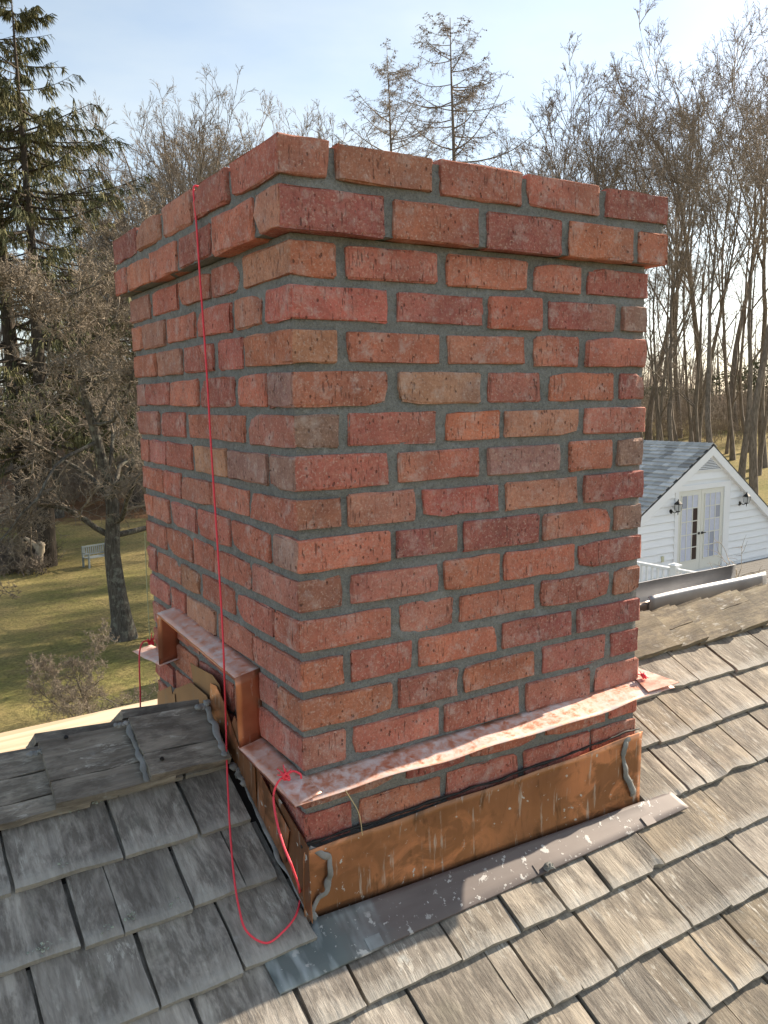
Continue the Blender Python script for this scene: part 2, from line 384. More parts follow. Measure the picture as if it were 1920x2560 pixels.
# ================================================================== ground
SS = lambda t: np.clip(t, 0, 1)**2*(3-2*np.clip(t, 0, 1))
def ground_z(x, y):
    x = np.asarray(x, float); y = np.asarray(y, float); r = np.hypot(x, y)
    return -7.0+4.9*SS((r-30)/70)+0.5*(vnoise(x*0.06+9, y*0.06+4, 3)-0.5)*SS((r-12)/20)
rr = np.concatenate([np.linspace(0, 40, 41), np.linspace(41.5, 120, 50), np.geomspace(125, 1500, 22)])
th = np.linspace(0, 2*math.pi, 181)
RR, TH = np.meshgrid(rr, th, indexing='ij'); gx = RR*np.cos(TH); gy = RR*np.sin(TH); gz = ground_z(gx, gy)
v, f = grid_sheet(np.stack([gx, gy, gz], 2)); f = f[:, ::-1].copy()
me = mesh('lawn', v, f, make_lawn(), True)
az = np.degrees(np.arctan2(gx, gy)); wood = np.where((az > -60) & (az < 34), SS((RR-44)/10), SS((RR-104)/8)).ravel()
a = me.attributes.new('wood', 'FLOAT', 'POINT'); a.data.foreach_set('value', wood.astype(np.float32))
link('lawn', me, kind='structure')
# lane beyond the far lawn
c0 = at_depth(1700, 995, 93); dirv = np.array([math.cos(R(38)), -math.sin(R(38)), 0]); nrm = np.array([math.sin(R(38)), math.cos(R(38)), 0])
L = np.linspace(-70, 70, 80); Wd = np.linspace(-2.0, 2.0, 4)
Pg = c0[None, None, :]+dirv*L[:, None, None]+nrm*Wd[None, :, None]+nrm*(0.0012*(L**2))[:, None, None]*0
Pg[..., 2] = ground_z(Pg[..., 0], Pg[..., 1])+0.09
v, f = grid_sheet(Pg); link('road', mesh('road', v, f, simple('asphalt', (0.19, 0.19, 0.20), 0.9, 0, 0.15, 2)), kind='structure')

# ================================================================== house roof
ZR0, S, TX, YX = -0.262, 0.58, -0.013, 0.026
e1 = np.array([1, YX, TX+S*YX]); e1 /= np.linalg.norm(e1)
en = np.array([-TX, -S, 1.0]); en /= np.linalg.norm(en)
e2 = np.cross(en, e1)                                # up the slope
ORG = np.array([0, 0, ZR0]); CS = e2[1]              # dy per metre of slope
def roof_uv(px, py, h=0.016):
    p = on_plane(px, py, en, en@ORG+h)-ORG; return p@e1, p@e2
RIDGE_V = 0.400/CS
def rp_(u, v, h): return ORG+e1*u+e2*v+en*h
house = thing('house', 'two-storey house under the weathered cedar shingle roof around the brick chimney', 'house', (0, 0, 0))
# far slope frame
en2 = np.array([-TX, S, 1.0]); en2 /= np.linalg.norm(en2)
RT = rp_(0, RIDGE_V, 0.0)
e2b = np.cross(e1, en2); e2b /= np.linalg.norm(e2b)
if e2b[2] > 0: e2b = -e2b                             # down the far slope
U0, U1 = -5.0, 7.0
deckv = [rp_(U0, -3.6, -0.012), rp_(U1, -3.6, -0.012), rp_(U1, RIDGE_V, -0.012), rp_(U0, RIDGE_V, -0.012)]
deckb = [RT+e1*U0+e2b*4.4-en2*0.012, RT+e1*U1+e2b*4.4-en2*0.012]
roof = link('roof', mesh('roof', deckv+deckb, [(0, 1, 2, 3), (3, 2, 5, 4)], MDECK), house)
solid(roof, 0.1, -1)
wl = box(U0+0.3, U1-0.3, -2.7, 3.7, -7.2, -2.2)
link('wall', mesh('wall', *wl, MWHITE), house)
v0 = [rp_(U0+0.32, -2.6, -0.2), rp_(U0+0.32, RIDGE_V, -0.2), RT+e1*(U0+0.32)+e2b*3.5-en2*0.2]
for uu in (U0+0.32, U1-0.32):
    p = [rp_(uu, -2.9, -0.13), rp_(uu, RIDGE_V, -0.13), RT+e1*uu+e2b*3.6-en2*0.13]
    p += [np.array([p[2][0], p[2][1], -2.3]), np.array([p[0][0], p[0][1], -2.3])]
    o = link('gable_wall', mesh('gable_wall', p, [(0, 1, 2, 3, 4)], MWHITE), house); solid(o, 0.06)

W = 0.815
# shingles: courses k=-1.. at slope position
ybut = {-1: 0.29, 0: 0.178, 1: 0.070, 2: -0.045, 3: -0.151, 4: -0.262, 5: -0.372, 6: -0.482, 7: -0.592, 8: -0.702}
gaps_px = {
 0: [(29, 2200), (304, 2109), (486, 2049), (1626, 1706), (1722, 1672)],
 1: [(202, 2339), (476, 2239), (1625, 1822), (1705, 1794), (1780, 1766), (1887, 1727)],
 2: [(104, 2560), (394, 2493), (603, 2405), (1693, 1938), (1786, 1902), (1865, 1868)],
 3: [(521, 2600), (779, 2560), (916, 2501), (1148, 2381), (1299, 2311), (1411, 2258), (1515, 2202), (1647, 2140), (1832, 2046)],
 4: [(1113, 2640), (1385, 2513), (1541, 2416), (1727, 2306), (1821, 2250)],
 5: [(1517, 2580), (1721, 2551), (1782, 2529)]}
sh_tint = lambda x: None
def shingle_mesh(w_, L_, thick, rng, chip=False):
    nx = max(4, int(w_/0.03)); xs = np.linspace(0, w_, nx+1); ys = np.array([0, 0.012, 0.07, L_*0.6, L_])
    Vt = []; 
    bj = rng.normal(0, 0.0009, nx+1); bj[0] *= 0.4; bj[-1] *= 0.4
    if chip:
        c_ = rng.integers(1, nx); bj[c_] += 0.008; bj[min(nx, c_+1)] += 0.005
    ej0 = rng.normal(0, 0.0010, len(ys)); ej1 = rng.normal(0, 0.0010, len(ys))
    cup = rng.normal(0.0, 0.0022); tw = rng.normal(0, 0.0016)
    top = np.zeros((len(ys), nx+1, 3)); bot = np.zeros_like(top)
    for j, yy in enumerate(ys):
        for i, xx in enumerate(xs):
            x = xx+(ej0[j] if i == 0 else ej1[j] if i == nx else 0)
            y = yy+(bj[i] if j < 2 else 0)
            s_ = (xx/w_-0.5)*2
            h = -0.108*yy+cup*(s_*s_-0.4)*(1-yy/L_)+tw*s_*(1-yy/L_)
            if j == 0: h -= 0.0018
            top[j, i] = (x, y, h); bot[j, i] = (x, y, -0.108*yy-thick*(1.0 if j < 3 else 0.5))
    n = len(ys)*(nx+1); V_ = np.concatenate([top.reshape(-1, 3), bot.reshape(-1, 3)]); F_ = []
    q = lambda j, i, b: b*n+j*(nx+1)+i
    for j in range(len(ys)-1):
        for i in range(nx):
            F_.append((q(j, i, 0), q(j, i+1, 0), q(j+1, i+1, 0), q(j+1, i, 0)))
    for i in range(nx):
        F_.append((q(0, i, 1), q(0, i+1, 1), q(0, i+1, 0), q(0, i, 0)))
    for j in range(len(ys)-1):
        F_.append((q(j, 0, 0), q(j+1, 0, 0), q(j+1, 0, 1), q(j, 0, 1))); F_.append((q(j, nx, 1), q(j+1, nx, 1), q(j+1, nx, 0), q(j, nx, 0)))
    F_.append(tuple(q(0, i, 1) for i in range(nx, -1, -1))+tuple(q(len(ys)-1, i, 1) for i in range(nx+1)))
    return V_, F_
rot_roof = Matrix(((e1[0], e2[0], en[0]), (e1[1], e2[1], en[1]), (e1[2], e2[2], en[2]))).to_euler()
srng = np.random.default_rng(21)
def tint_for(u, rng):
    # cedar greys, browner rightwards: partly the wood, partly shade and sun in the tint
    t_ = np.clip((u+0.05)/0.5, 0, 1); b = rng.random()
    grey = np.array([0.375, 0.362, 0.345])*(0.75+0.5*rng.random())
    warm = np.array([0.295, 0.257, 0.204])*(0.7+0.6*rng.random())
    k = t_*(0.35+0.65*b)
    return grey*(1-k)+warm*k
for k, yb in ybut.items():
    vb = yb/CS
    us = sorted(roof_uv(*p)[0] for p in gaps_px.get(k, []))
    lo, hi = (-1.25, 2.75) if k < 3 else (-0.95, 2.4)
    if k >= 6: lo, hi = -0.8, 1.9
    if not us: us = [lo+srng.random()*0.2]
    u_ = us[0]
    while u_ > lo: u_ -= 0.11+0.16*srng.random(); us.insert(0, u_)
    u_ = us[-1]
    while u_ < hi: u_ += 0.10+0.17*srng.random(); us.append(u_)
    # fill wide holes between known gaps
    full = [us[0]]
    for b_ in us[1:]:
        inside = k <= 2 and full[-1] < W and b_ > 0
        while b_-full[-1] > 0.36 and not inside: full.append(full[-1]+0.13+0.12*srng.random())
        full.append(b_)
    for a_, b_ in zip(full[:-1], full[1:]):
        spans = [(a_, b_)]
        if k <= 2:
            spans = []
            if a_ < -0.024: spans.append((a_, min(b_, -0.022 if k < 2 else -0.006)))
            if b_ > W+0.03: spans.append((max(a_, W+0.016), b_))
        for p_, q_ in spans:
            if q_-p_ < 0.025: continue
            gap = 0.0045+0.004*srng.random(); t_ = tint_for(0.5*(p_+q_), srng); off_v = srng.normal(0, 0.0022); off_h = srng.normal(0, 0.0007)
            pieces = [(p_+gap*0.5, q_-gap*0.5)]
            if q_-p_ > 0.13 and srng.random() < 0.42:          # weather split
                c_ = p_+(q_-p_)*srng.uniform(0.25, 0.75); pieces = [(p_+gap*0.5, c_-0.0009), (c_+0.0009, q_-gap*0.5)]
            for a2, b2 in pieces:
                V_, F_ = shingle_mesh(b2-a2, 0.26 if k >= 0 else 0.13, 0.0135, srng, chip=srng.random() < 0.06)
                o = link('shingle', mesh('shingle', V_, F_, MSH), roof, rp_(a2, vb+off_v, 0.016+off_h))
                o.rotation_euler = rot_roof; o.color = (*t_, 1)
# ridge caps: short boards lapped along the ridge, one leaf each side
def cap_leaf(u0, u1, vlow, lift, mat_split, side, tint, rng):
    """board lying on one slope with its length along the ridge; local x along ridge, y up slope"""
    parts = []
    cuts = [0.0]+mat_split+[1.0]
    objs = []
    for a_, b_ in zip(cuts[:-1], cuts[1:]):
        hgt = CW*(b_-a_)-0.0025
        nx = max(5, int((u1-u0)/0.03)); xs = np.linspace(0, u1-u0, nx+1)
        V_, F_ = lattice(0, 0, 0, xs, np.array([0, 0.004, hgt*0.5, hgt-0.004, hgt]), np.array([-0.018, 0]))
        ed = (V_[:, 1] < 0.005)|(V_[:, 1] > hgt-0.005)
        V_[:, 1] += np.where(ed, 0.0035*(vnoise(V_[:, 0]*40+u0*90, V_[:, 1]*80, 5)-0.5), 0)
        V_[:, 0] += np.where((V_[:, 0] < 0.002)|(V_[:, 0] > u1-u0-0.002), 0.004*(vnoise(V_[:, 1]*60+u0*50, V_[:, 0], 6)-0.5), 0)
        V_[:, 2] += (0.019*V_[:, 0]/(u1-u0) if u0 > 0.4 else 0.011*(1-V_[:, 0]/(u1-u0)))+0.003*(vnoise(V_[:, 0]*9+u0*30, V_[:, 1]*12, 8)-0.5)
        # grain runs along the ridge: swap so the material's grain axis (local y) follows it
        V2 = np.stack([V_[:, 1], -V_[:, 0], V_[:, 2]], 1)
        me_ = mesh('ridge_cap', V2, F_, MCAP)
        o = link('ridge_cap', me_, roof)
        if side == 0:
            loc = rp_(u0, vlow+CW*a_, lift); X, Y, Z = e2, -e1, en
        else:
            loc = RT+e1*u0+e2b*(CW-0.006-CW*a_)+en2*lift; X, Y, Z = -e2b, -e1, en2
        mm = Matrix.Identity(4)
        for i in range(3): mm[i][0], mm[i][1], mm[i][2], mm[i][3] = X[i], Y[i], Z[i], loc[i]
        o.matrix_local = mm
        o.color = (*(tint*(0.9+0.2*rng.random())), 1); objs.append(o)
    return objs
VC = roof_uv(380, 1953, 0.042)[1]; CW = RIDGE_V-VC+0.006
def cap_u(px, py): return roof_uv(px, py, 0.05)[0]
ul = [cap_u(140, 2005), cap_u(378, 1952)]
caps = [(-1.1, -0.72, 0.026), (-0.74, ul[0]+0.06, 0.030), (ul[0], ul[1]+0.05, 0.040), (ul[1], -0.028, 0.050)]
splits = [[0.5], [0.25, 0.62], [0.34], [0.36]]
for (a_, b_, l_), sp_ in zip(caps, splits):
    for sd in (0, 1): cap_leaf(a_, b_, VC, l_, sp_, sd, np.array([0.33, 0.312, 0.285])*(0.85+0.3*srng.random()), srng)
urs = [W+0.02, W+0.22]+[roof_uv(px, py, 0.045)[0] for px, py in ((1637, 1530), (1701, 1513), (1785, 1498), (1855, 1476))]
urs += [urs[-1]+0.17*q for q in range(1, 8)]
for i_, (a_, b_) in enumerate(zip(urs[:-1], urs[1:])):
    for sd in (0, 1): cap_leaf(a_-0.025, b_+0.004, VC+srng.normal(0, 0.003), 0.013, [0.3+0.35*srng.random()] if i_ % 2 == 0 else [], sd, np.array([0.33, 0.290, 0.215])*(0.75+0.3*srng.random()), srng)

# ================================================================== chimney
H = 0.0685; OV = 0.0255
ch = thing('chimney', 'square red brick chimney with a two-course corbelled top straddling the roof ridge', 'chimney', (0, 0, ZR0))
CL = np.array([0, 0, ZR0])
CC = dict(o=(.455, .160, .098), r=(.415, .135, .098), d=(.300, .090, .077), t=(.440, .215, .140), g=(.275, .190, .150), m=(.33, .185, .165), p=(.450, .170, .135), b=(.345, .150, .103))
CC = {k_: tuple(0.80*a_+0.20*b_ for a_, b_ in zip((1.08*q_ for q_ in v_), (.42, .175, .130))) for k_, v_ in CC.items()}
def rowz(k):
    if k == 1: return 14*H+0.015, 15*H+0.005
    if k == 2: return 13*H+0.006, 14*H-0.001
    return (15-k)*H+0.0072, (16-k)*H-0.0072
main_px = {
 1: [(695, 822), (842, 1079), (1101, 1305), (1321, 1499), (1517, 1669)],
 2: [(695, 962), (986, 1199), (1221, 1407), (1425, 1585), (1599, 1666)],
 3: [(727, 840), (867, 1092), (1119, 1318), (1337, 1453), (1470, 1621)],
 4: [(727, 969), (995, 1208), (1223, 1355), (1374, 1538), (1556, 1619)],
 5: [(722, 842), (869, 1099), (1122, 1312), (1337, 1447), (1465, 1615)],
 6: [(727, 969), (997, 1201), (1223, 1351), (1374, 1535), (1549, 1617)],
 7: [(727, 848), (872, 1091), (1115, 1251), (1264, 1447), (1463, 1615)],
 8: [(732, 972), (997, 1199), (1220, 1398), (1423, 1529), (1545, 1611)],
 9: [(738, 851), (872, 1039), (1058, 1247), (1266, 1445), (1461, 1609)],
 10: [(741, 976), (992, 1144), (1160, 1348), (1359, 1524), (1538, 1605)],
 11: [(741, 855), (879, 1095), (1110, 1248), (1262, 1436), (1447, 1602)],
 12: [(747, 977), (1002, 1135), (1152, 1336), (1354, 1520), (1534, 1600)],
 13: [(745, 858), (879, 1031), (1047, 1242), (1257, 1429), (1443, 1594)],
 14: [(745, 980), (997, 1144), (1161, 1336), (1358, 1515), (1528, 1592)],
 15: [(752, 864), (885, 1097), (1113, 1298), (1316, 1474), (1488, 1592)],
 16: [(767, 990), (1016, 1164), (1170, 1344), (1360, 1513), (1525, 1586)],
 17: [(765, 880), (901, 1103), (1117, 1295), (1312, 1473), (1480, 1584)]}
left_px = {
 1: [(578, 695), (485, 566), (405, 475), (343, 397), (292, 337)],
 2: [(640, 695), (531, 630), (447, 524), (373, 438), (318, 371), (293, 313)],
 3: [(607, 725), (529, 592), (450, 523), (382, 444), (326, 373)],
 4: [(664, 722), (587, 651), (496, 577), (418, 486), (357, 412), (331, 353)],
 5: [(614, 722), (546, 605), (462, 532), (394, 453), (336, 388)],
 6: [(670, 727), (596, 664), (503, 584), (428, 494), (368, 422), (344, 363)],
 7: [(622, 725), (471, 610), (404, 461), (347, 397)],
 8: [(677, 732), (571, 666), (488, 564), (417, 479), (375, 414), (350, 371)],
 9: [(629, 738), (530, 619), (456, 526), (411, 451), (355, 407)],
 10: [(686, 745), (581, 675), (497, 573), (428, 489), (385, 422), (361, 383)],
 11: [(632, 745), (536, 623), (483, 533), (418, 479), (363, 415)],
 12: [(690, 747), (592, 684), (506, 585), (455, 497), (395, 449), (368, 390)],
 13: [(639, 747), (546, 632), (469, 537), (429, 463), (375, 423)]}
left_m = {14: [(0, .093), (.107, .20), (.213, .31), (.325, .51), (.525, .71), (.725, .88)], 15: [(0, .195), (.21, .31), (.325, .52), (.535, .72), (.735, .87)],
          16: [(0, .095), (.11, .30), (.315, .50), (.515, .70), (.715, .87)], 17: [(0, .20), (.215, .31), (.325, .52), (.535, .73), (.745, .86)]}
mcol = {1: 'bbrrd', 2: 'dodoo', 3: 'orood', 4: 'rdodg', 5: 'tooor', 6: 'otdod', 7: 'grotp', 8: 'romog', 9: 'bprtd', 10: 'oddog', 11: 'bpood', 12: 'opodb', 13: 'orodd', 14: 'orodd', 15: 'bropp', 16: 'bdoor', 17: 'dorrr'}
lcol = {1: 'rrrtd', 2: 'torooo', 3: 'troro', 4: 'rtrroo', 5: 'ordoo', 6: 'mrdorm', 7: 'prrp', 8: 'gmtrpr', 9: 'rrrrr', 10: 'grrpro', 11: 'pooor', 12: 'orrtop', 13: 'prtrp', 14: 'oppdrr', 15: 'roroo', 16: 'orror', 17: 'drorr'}
def DB(z): return 0.9005+0.078*(z-0.45)          # the rear left arris leans a little
brng = np.random.default_rng(5)
def brick_geo(x0, x1, y0, y1, z0, z1, rng, cmain, cside=None, rough=1.0):
    """one fired brick; returns verts (world), faces, colours"""
    dx, dy, dz = x1-x0, y1-y0, z1-z0; b = 0.0032
    def ax(d, n): 
        c = np.linspace(0, d, n+1); c[0] = 0; 
        return np.concatenate([[0, b], np.linspace(0, d, n+1)[1:-1], [d-b, d]])
    nx = 4 if dx > 0.12 else 3; ny = 4 if dy > 0.12 else 3
    V_, F_ = lattice(0, 0, 0, ax(dx, nx), ax(dy, ny), ax(dz, 2))
    s = np.array([dx, dy, dz])
    ext = [(V_[:, i] < 1e-6)*1.0-(V_[:, i] > s[i]-1e-6)*1.0 for i in range(3)]
    cnt = sum(np.abs(e) for e in ext)
    for i in range(3): V_[:, i] += np.where(cnt >= 2, ext[i]*b*0.42, 0)+np.where(cnt >= 3, ext[i]*b*0.4, 0)
    # uneven faces and ragged arrises
    j = rng.normal(0, 1, V_.shape)*0.0009*rough
    j[:, 0] *= 1.3; V_ += j
    bulge = rng.normal(0, 0.0012)*rough
    V_ += np.stack([ext[0]*0, ext[1]*bulge, ext[2]*rng.normal(0, 0.0012)], 1)
    # knocked corners
    cs = np.where(cnt >= 3)[0]
    for c_ in cs:
        if rng.random() < 0.13*rough:
            amt = rng.uniform(0.002, 0.007); d_ = np.linalg.norm(V_-V_[c_], axis=1); wgt = np.clip(1-d_/0.02, 0, 1)[:, None]
            V_ += wgt*amt*np.array([ext[0][c_], ext[1][c_]*0.4, ext[2][c_]])
    tilt = rng.normal(0, 0.0045)*rough
    V_[:, 2] += (V_[:, 0]-dx/2)*tilt
    col = np.tile(np.array(CC[cmain]), (len(V_), 1))
    if cside is not None:
        col[ext[0] > 0] = CC[cside]
    col = col*(1+0.10*rng.normal(0, 1))*(1+0.04*rng.normal(0, 1, 3))
    # flashed end
    if rng.random() < 0.35:
        e_ = 0 if rng.random() < .5 else 1; t_ = V_[:, 0]/max(dx, .01); t_ = t_ if e_ else 1-t_
        other = np.array(CC[rng.choice(list('dtgb'))]); k_ = (np.clip((t_-0.45)/0.4, 0, 1)*0.55)[:, None]
        if cside is None: col = col*(1-k_)+other*k_
    cen = np.array([(x0+x1)/2, (y0+y1)/2, (z0+z1)/2])
    return V_-s/2, F_, np.clip(col, 0.01, 0.9), cen
def add_col(me_, col):
    a_ = me_.color_attributes.new('Col', 'FLOAT_COLOR', 'POINT')
    a_.data.foreach_set('color', np.concatenate([col, np.ones((len(col), 1))], 1).astype(np.float32).ravel())
def brick(*a_, **k_):
    V_, F_, c_, cen = brick_geo(*a_, **k_)
    me_ = mesh('brick', V_, F_, MB); add_col(me_, c_)
    return link('brick', me_, ch, cen-CL)
BD = 0.095
for k in range(1, 18):
    z0, z1 = rowz(k); zc = 0.5*(z0+z1)
    off = OV if k <= 2 else 0.0
    ms = [(col_on(a_, zc, 0, -off), col_on(b_, zc, 0, -off)) for a_, b_ in main_px[k]]
    if k in left_px: ls = [(col_on(b_, zc, 1, -off), col_on(a_, zc, 1, -off)) for a_, b_ in left_px[k]]
    else: ls = left_m[k]
    for i, (a_, b_) in enumerate(ms):
        cm = mcol[k][min(i, len(mcol[k])-1)]
        pr = float(np.clip(brng.normal(0, 0.0008), -.0012, .0012))
        if i == 0:
            brick(-off-0.0022+pr, b_, -off-0.0022+pr, max(ls[0][1], 0.06), z0, z1, brng, cm, cside=lcol[k][0]); continue
        if i == len(ms)-1: b_ = W+off+brng.normal(0, 0.0015)
        brick(a_, b_, -off-0.0015+pr, -off+pr+(BD if i < len(ms)-1 or b_-a_ > 0.12 else 0.195), z0, z1, brng, cm)
    for i, (a_, b_) in enumerate(ls):
        if i == 0: continue
        pr = brng.normal(0, 0.0011); cm = lcol[k][min(i, len(lcol[k])-1)]
        if i == len(ls)-1: b_ = DB(zc)+off
        brick(-off-0.0015+pr, -off+pr+BD, a_, b_, z0, z1, brng, cm)
# right-hand face, running bond
for k in range(1, 18):
    z0, z1 = rowz(k); off = OV if k <= 2 else 0.0; zc = 0.5*(z0+z1)
    a_ = 0.20 if k % 2 == 0 else 0.11
    last = ms
    while a_ < DB(zc)-0.03:
        b_ = min(a_+0.193, DB(zc)+off)
        if DB(zc)-b_ < 0.06: b_ = DB(zc)+off
        brick(W+off-BD+brng.normal(0, .001), W+off+brng.normal(0, .001), a_, b_, z0, z1, brng, brng.choice(list('orodtp')))
        a_ = b_+0.013
# rear face as one joined part
parts = []; cols = []
for k in range(1, 18):
    z0, z1 = rowz(k); off = OV if k <= 2 else 0.0; zc = 0.5*(z0+z1); a_ = 0.115 if k % 2 else 0.21
    while a_ < W-0.13:
        b_ = min(a_+0.193, W-0.11); y1_ = DB(zc)+off
        V_, F_, c_, cen = brick_geo(a_, b_, y1_-BD, y1_, z0, z1, brng, brng.choice(list('orodtp'))); parts.append((V_+cen-CL, F_)); cols.append(c_); a_ = b_+0.013
V_, F_ = join(parts); me_ = mesh('rear_brickwork', V_, F_, MB); add_col(me_, np.concatenate(cols)); link('rear_brickwork', me_, ch, kind='stuff')
# mortar bodies: recessed, hand-struck, uneven
def mortar_box(x0, x1, y0, ytop, ybot, z0, z1, rec, step=0.0055):
    P = []
    nz_ = max(2, int((z1-z0)/step)); zs = np.linspace(z0, z1, nz_)
    def rough_(a, z, s): return rec-0.0030*(vnoise(a*70+s*13, z*90, 31)-0.35)-0.0016*(vnoise(a*260+s*7, z*260, 32)-0.5)-0.0022*(vnoise(a*22+s, z*60, 33)-0.5)
    yb = lambda z: ybot+(ytop-ybot)*(z-z0)/(z1-z0)
    nx = int((x1-x0)/step); ny = int((ytop-y0)/step)
    out_ = []
    xs = np.linspace(0, 1, nx); A, Z = np.meshgrid(xs, zs, indexing='ij')
    ew = lambda A_, L_: np.clip(np.minimum(A_, 1-A_)*L_/0.012, 0, 1)
    r_ = rec+(rough_(A*(x1-x0), Z, 0)-rec)*ew(A, x1-x0); G = np.stack([x0+rec+A*(x1-x0-2*rec), y0+r_, Z], 2); out_.append(grid_sheet(G))
    ys = np.linspace(0, 1, ny); A, Z = np.meshgrid(ys, zs, indexing='ij'); YB = yb(Z)
    r_ = rec+(rough_(A*(ytop-y0), Z, 1)-rec)*ew(A, ytop-y0); G = np.stack([x0+r_, y0+rec+A*(YB-y0-2*rec), Z], 2); v_, f_ = grid_sheet(G); out_.append((v_, f_[:, ::-1]))
    r_ = rec+(rough_(A*(ytop-y0), Z, 2)-rec)*ew(A, ytop-y0); G = np.stack([x1-r_, y0+rec+A*(YB-y0-2*rec), Z], 2); out_.append(grid_sheet(G))
    A, Z = np.meshgrid(np.linspace(0, 1, 30), zs[::6], indexing='ij'); G = np.stack([x0+rec+A*(x1-x0-2*rec), yb(Z)-rec+0*A, Z], 2); v_, f_ = grid_sheet(G); out_.append((v_, f_[:, ::-1]))
    for zz, fl in ((z0, 0), (z1, 1)):
        v_ = np.array([(x0+rec, y0+rec, zz), (x1-rec, y0+rec, zz), (x1-rec, yb(zz)-rec, zz), (x0+rec, yb(zz)-rec, zz)]); f_ = np.array([[0, 1, 2, 3]] if fl else [[3, 2, 1, 0]]); out_.append((v_, f_))
    n = 0; VV = []; FF = []
    for v_, f_ in out_: VV.append(v_); FF.append(f_+n); n += len(v_)
    return np.concatenate(VV), np.concatenate(FF)
v, f = mortar_box(0, W, 0, DB(13*H), DB(-0.30), -0.34, 13*H+0.004, 0.0046); link('mortar', mesh('mortar', v-CL, f, MM, True), ch)
v, f = mortar_box(-OV, W+OV, -OV, DB(1)+OV, DB(0.92)+OV, 13*H+0.0065, 15*H-0.004, 0.0055); link('mortar', mesh('mortar', v-CL, f, MM, True), ch)
# mortar wash on top
link('crown', mesh('crown', *[x for x in join([box(-OV+0.09, W+OV-0.09, -OV+0.09, DB(1)-0.07, 15*H-0.03-ZR0, 15*H-0.006-ZR0)])], MM), ch)

# ---- copper through-wall pan: lip on the front
def lip_edge(u): return -0.020+0.022*np.clip(u/0.86, 0, 1)**1.4+0.0035*np.sin(u*7.0+0.6)+0.001*np.sin(u*19)
us = np.linspace(-0.046, W+0.05, 90)
rows = []
for t_ in np.linspace(0, 1, 7):
    yy = 0.004-0.066*t_
    zz = (-0.006+0.018*np.clip(us/0.86, 0, 1))*(1-t_)+lip_edge(us)*t_-0.0015*np.sin(us*31)*t_
    rows.append(np.stack([us*(1)+0*t_, np.full_like(us, yy)+0.0015*np.sin(us*17)*t_, zz], 1))
v, f = grid_sheet(np.stack(rows, 1))
solid(link('counter_flashing', mesh('counter_flashing', v-CL, f, MCF, True), ch, label='bright copper ledge smeared with mortar across the front'), 0.0012)
# rolled drip edge
e_ = np.stack([us, np.full_like(us, -0.0625), lip_edge(us)-0.003], 1)
# right-hand return sticking out past the corner
cx, cy = W+0.005, 0
v = np.array([(W-0.03, -0.058, 0.003), (W+0.058, -0.066, 0.009), (W+0.055, 0.40, 0.014), (W-0.004, 0.40, 0.012), (W-0.004, 0.0, 0.010)])
solid(link('counter_flashing', mesh('counter_flashing', v-CL+np.array([0, 0, .0035]), [(0, 1, 2, 3, 4)], MCF), ch, label='sunlit copper flap at the right corner'), 0.0012)
# left side: low ledge, riser, high ledge, riser, low ledge
LX = -0.047
def ledge(y0_, y1_, z0_, z1_, name='counter_flashing', n=40, wav=0.0012):
    ys = np.linspace(y0_, y1_, n); rows = []
    for t_ in np.linspace(0, 1, 5):
        rows.append(np.stack([np.full_like(ys, 0.003+(LX-0.003)*t_), ys, z0_+(z1_-z0_)*(ys-y0_)/(y1_-y0_)-0.010*t_+wav*np.sin(ys*37)*t_], 1))
    v_, f_ = grid_sheet(np.stack(rows, 1))
    return solid(link(name, mesh(name, v_-CL, f_[:, ::-1], MCF, True), ch), 0.0012)
ledge(-0.061, 0.182, -0.008, 0.004); ledge(0.186, 0.672, 0.136, 0.155); ledge(0.665, DB(0)+0.05, 0.030, 0.0, n=30)
# rear corner flap seen past the left side
def riser(y_, zb, zt, lean=0.004):
    xs = np.linspace(0.003, LX, 5); zs = np.linspace(zb, zt, 9); A, Z = np.meshgrid(xs, zs, indexing='ij')
    G = np.stack([A, y_+lean*(1-(Z-zb)/(zt-zb))+0.0015*np.sin(Z*60+A*40), Z-0.010*(A-0.003)/(LX-0.003)], 2)
    v_, f_ = grid_sheet(G); return solid(link('flashing_riser', mesh('flashing_riser', v_-CL, f_, MCR, True), ch), 0.0012)
riser(0.184, 0.003, 0.137, -0.006); riser(0.670, 0.030, 0.155)
# folded face hanging under the high ledge edge
for y0_, y1_, z0_, z1_ in ((0.186, 0.672, 0.126, 0.145), (-0.061, 0.18, -0.018, -0.006)):
    v = np.array([(LX-.0006, y0_, z0_), (LX-.0006, y1_, z1_), (LX+.002, y1_, z1_-0.006), (LX+.002, y0_, z0_-0.006)])
    solid(link('drip_edge', mesh('drip_edge', v-CL, [(0, 1, 2, 3)], MCR), ch), 0.0008)

# ---- base flashing, front upstand
us = np.linspace(-0.012, W+0.004, 70); rows = []
zt = -0.131+0.026*(us/W)+0.002*np.sin(us*8+1)+0.0012*np.sin(us*27); zbm = ZR0+S*(-0.014)+TX*us+0.006
for t_ in np.linspace(0, 1, 9):
    zz = zbm+(zt-zbm)*t_
    rows.append(np.stack([us, -0.0105-0.0035*np.abs(t_-0.35)*1.6+0.0014*np.sin(us*11+t_*4)-0.0030*(t_ > 0.95), zz], 1))
v, f = grid_sheet(np.stack(rows, 1))
solid(link('base_flashing', mesh('base_flashing', v-CL, f, MCB, True), ch, label='brown stained copper upstand along the front'), 0.0014)
# black strip modelled in place of the shadow line behind its top edge
tp = np.stack([us, np.full_like(us, -0.006), zt+0.002+0.004*vnoise(us*40, us*0, 41)], 1)
v, f = tube(tp, 0.0016+0.002*vnoise(us*55, us*0, 42), 6, 0.5); link('shadow_line', mesh('shadow_line', v-CL, f, simple('shadow_line_black', (0.02, 0.019, 0.018), 0.7), True), ch)
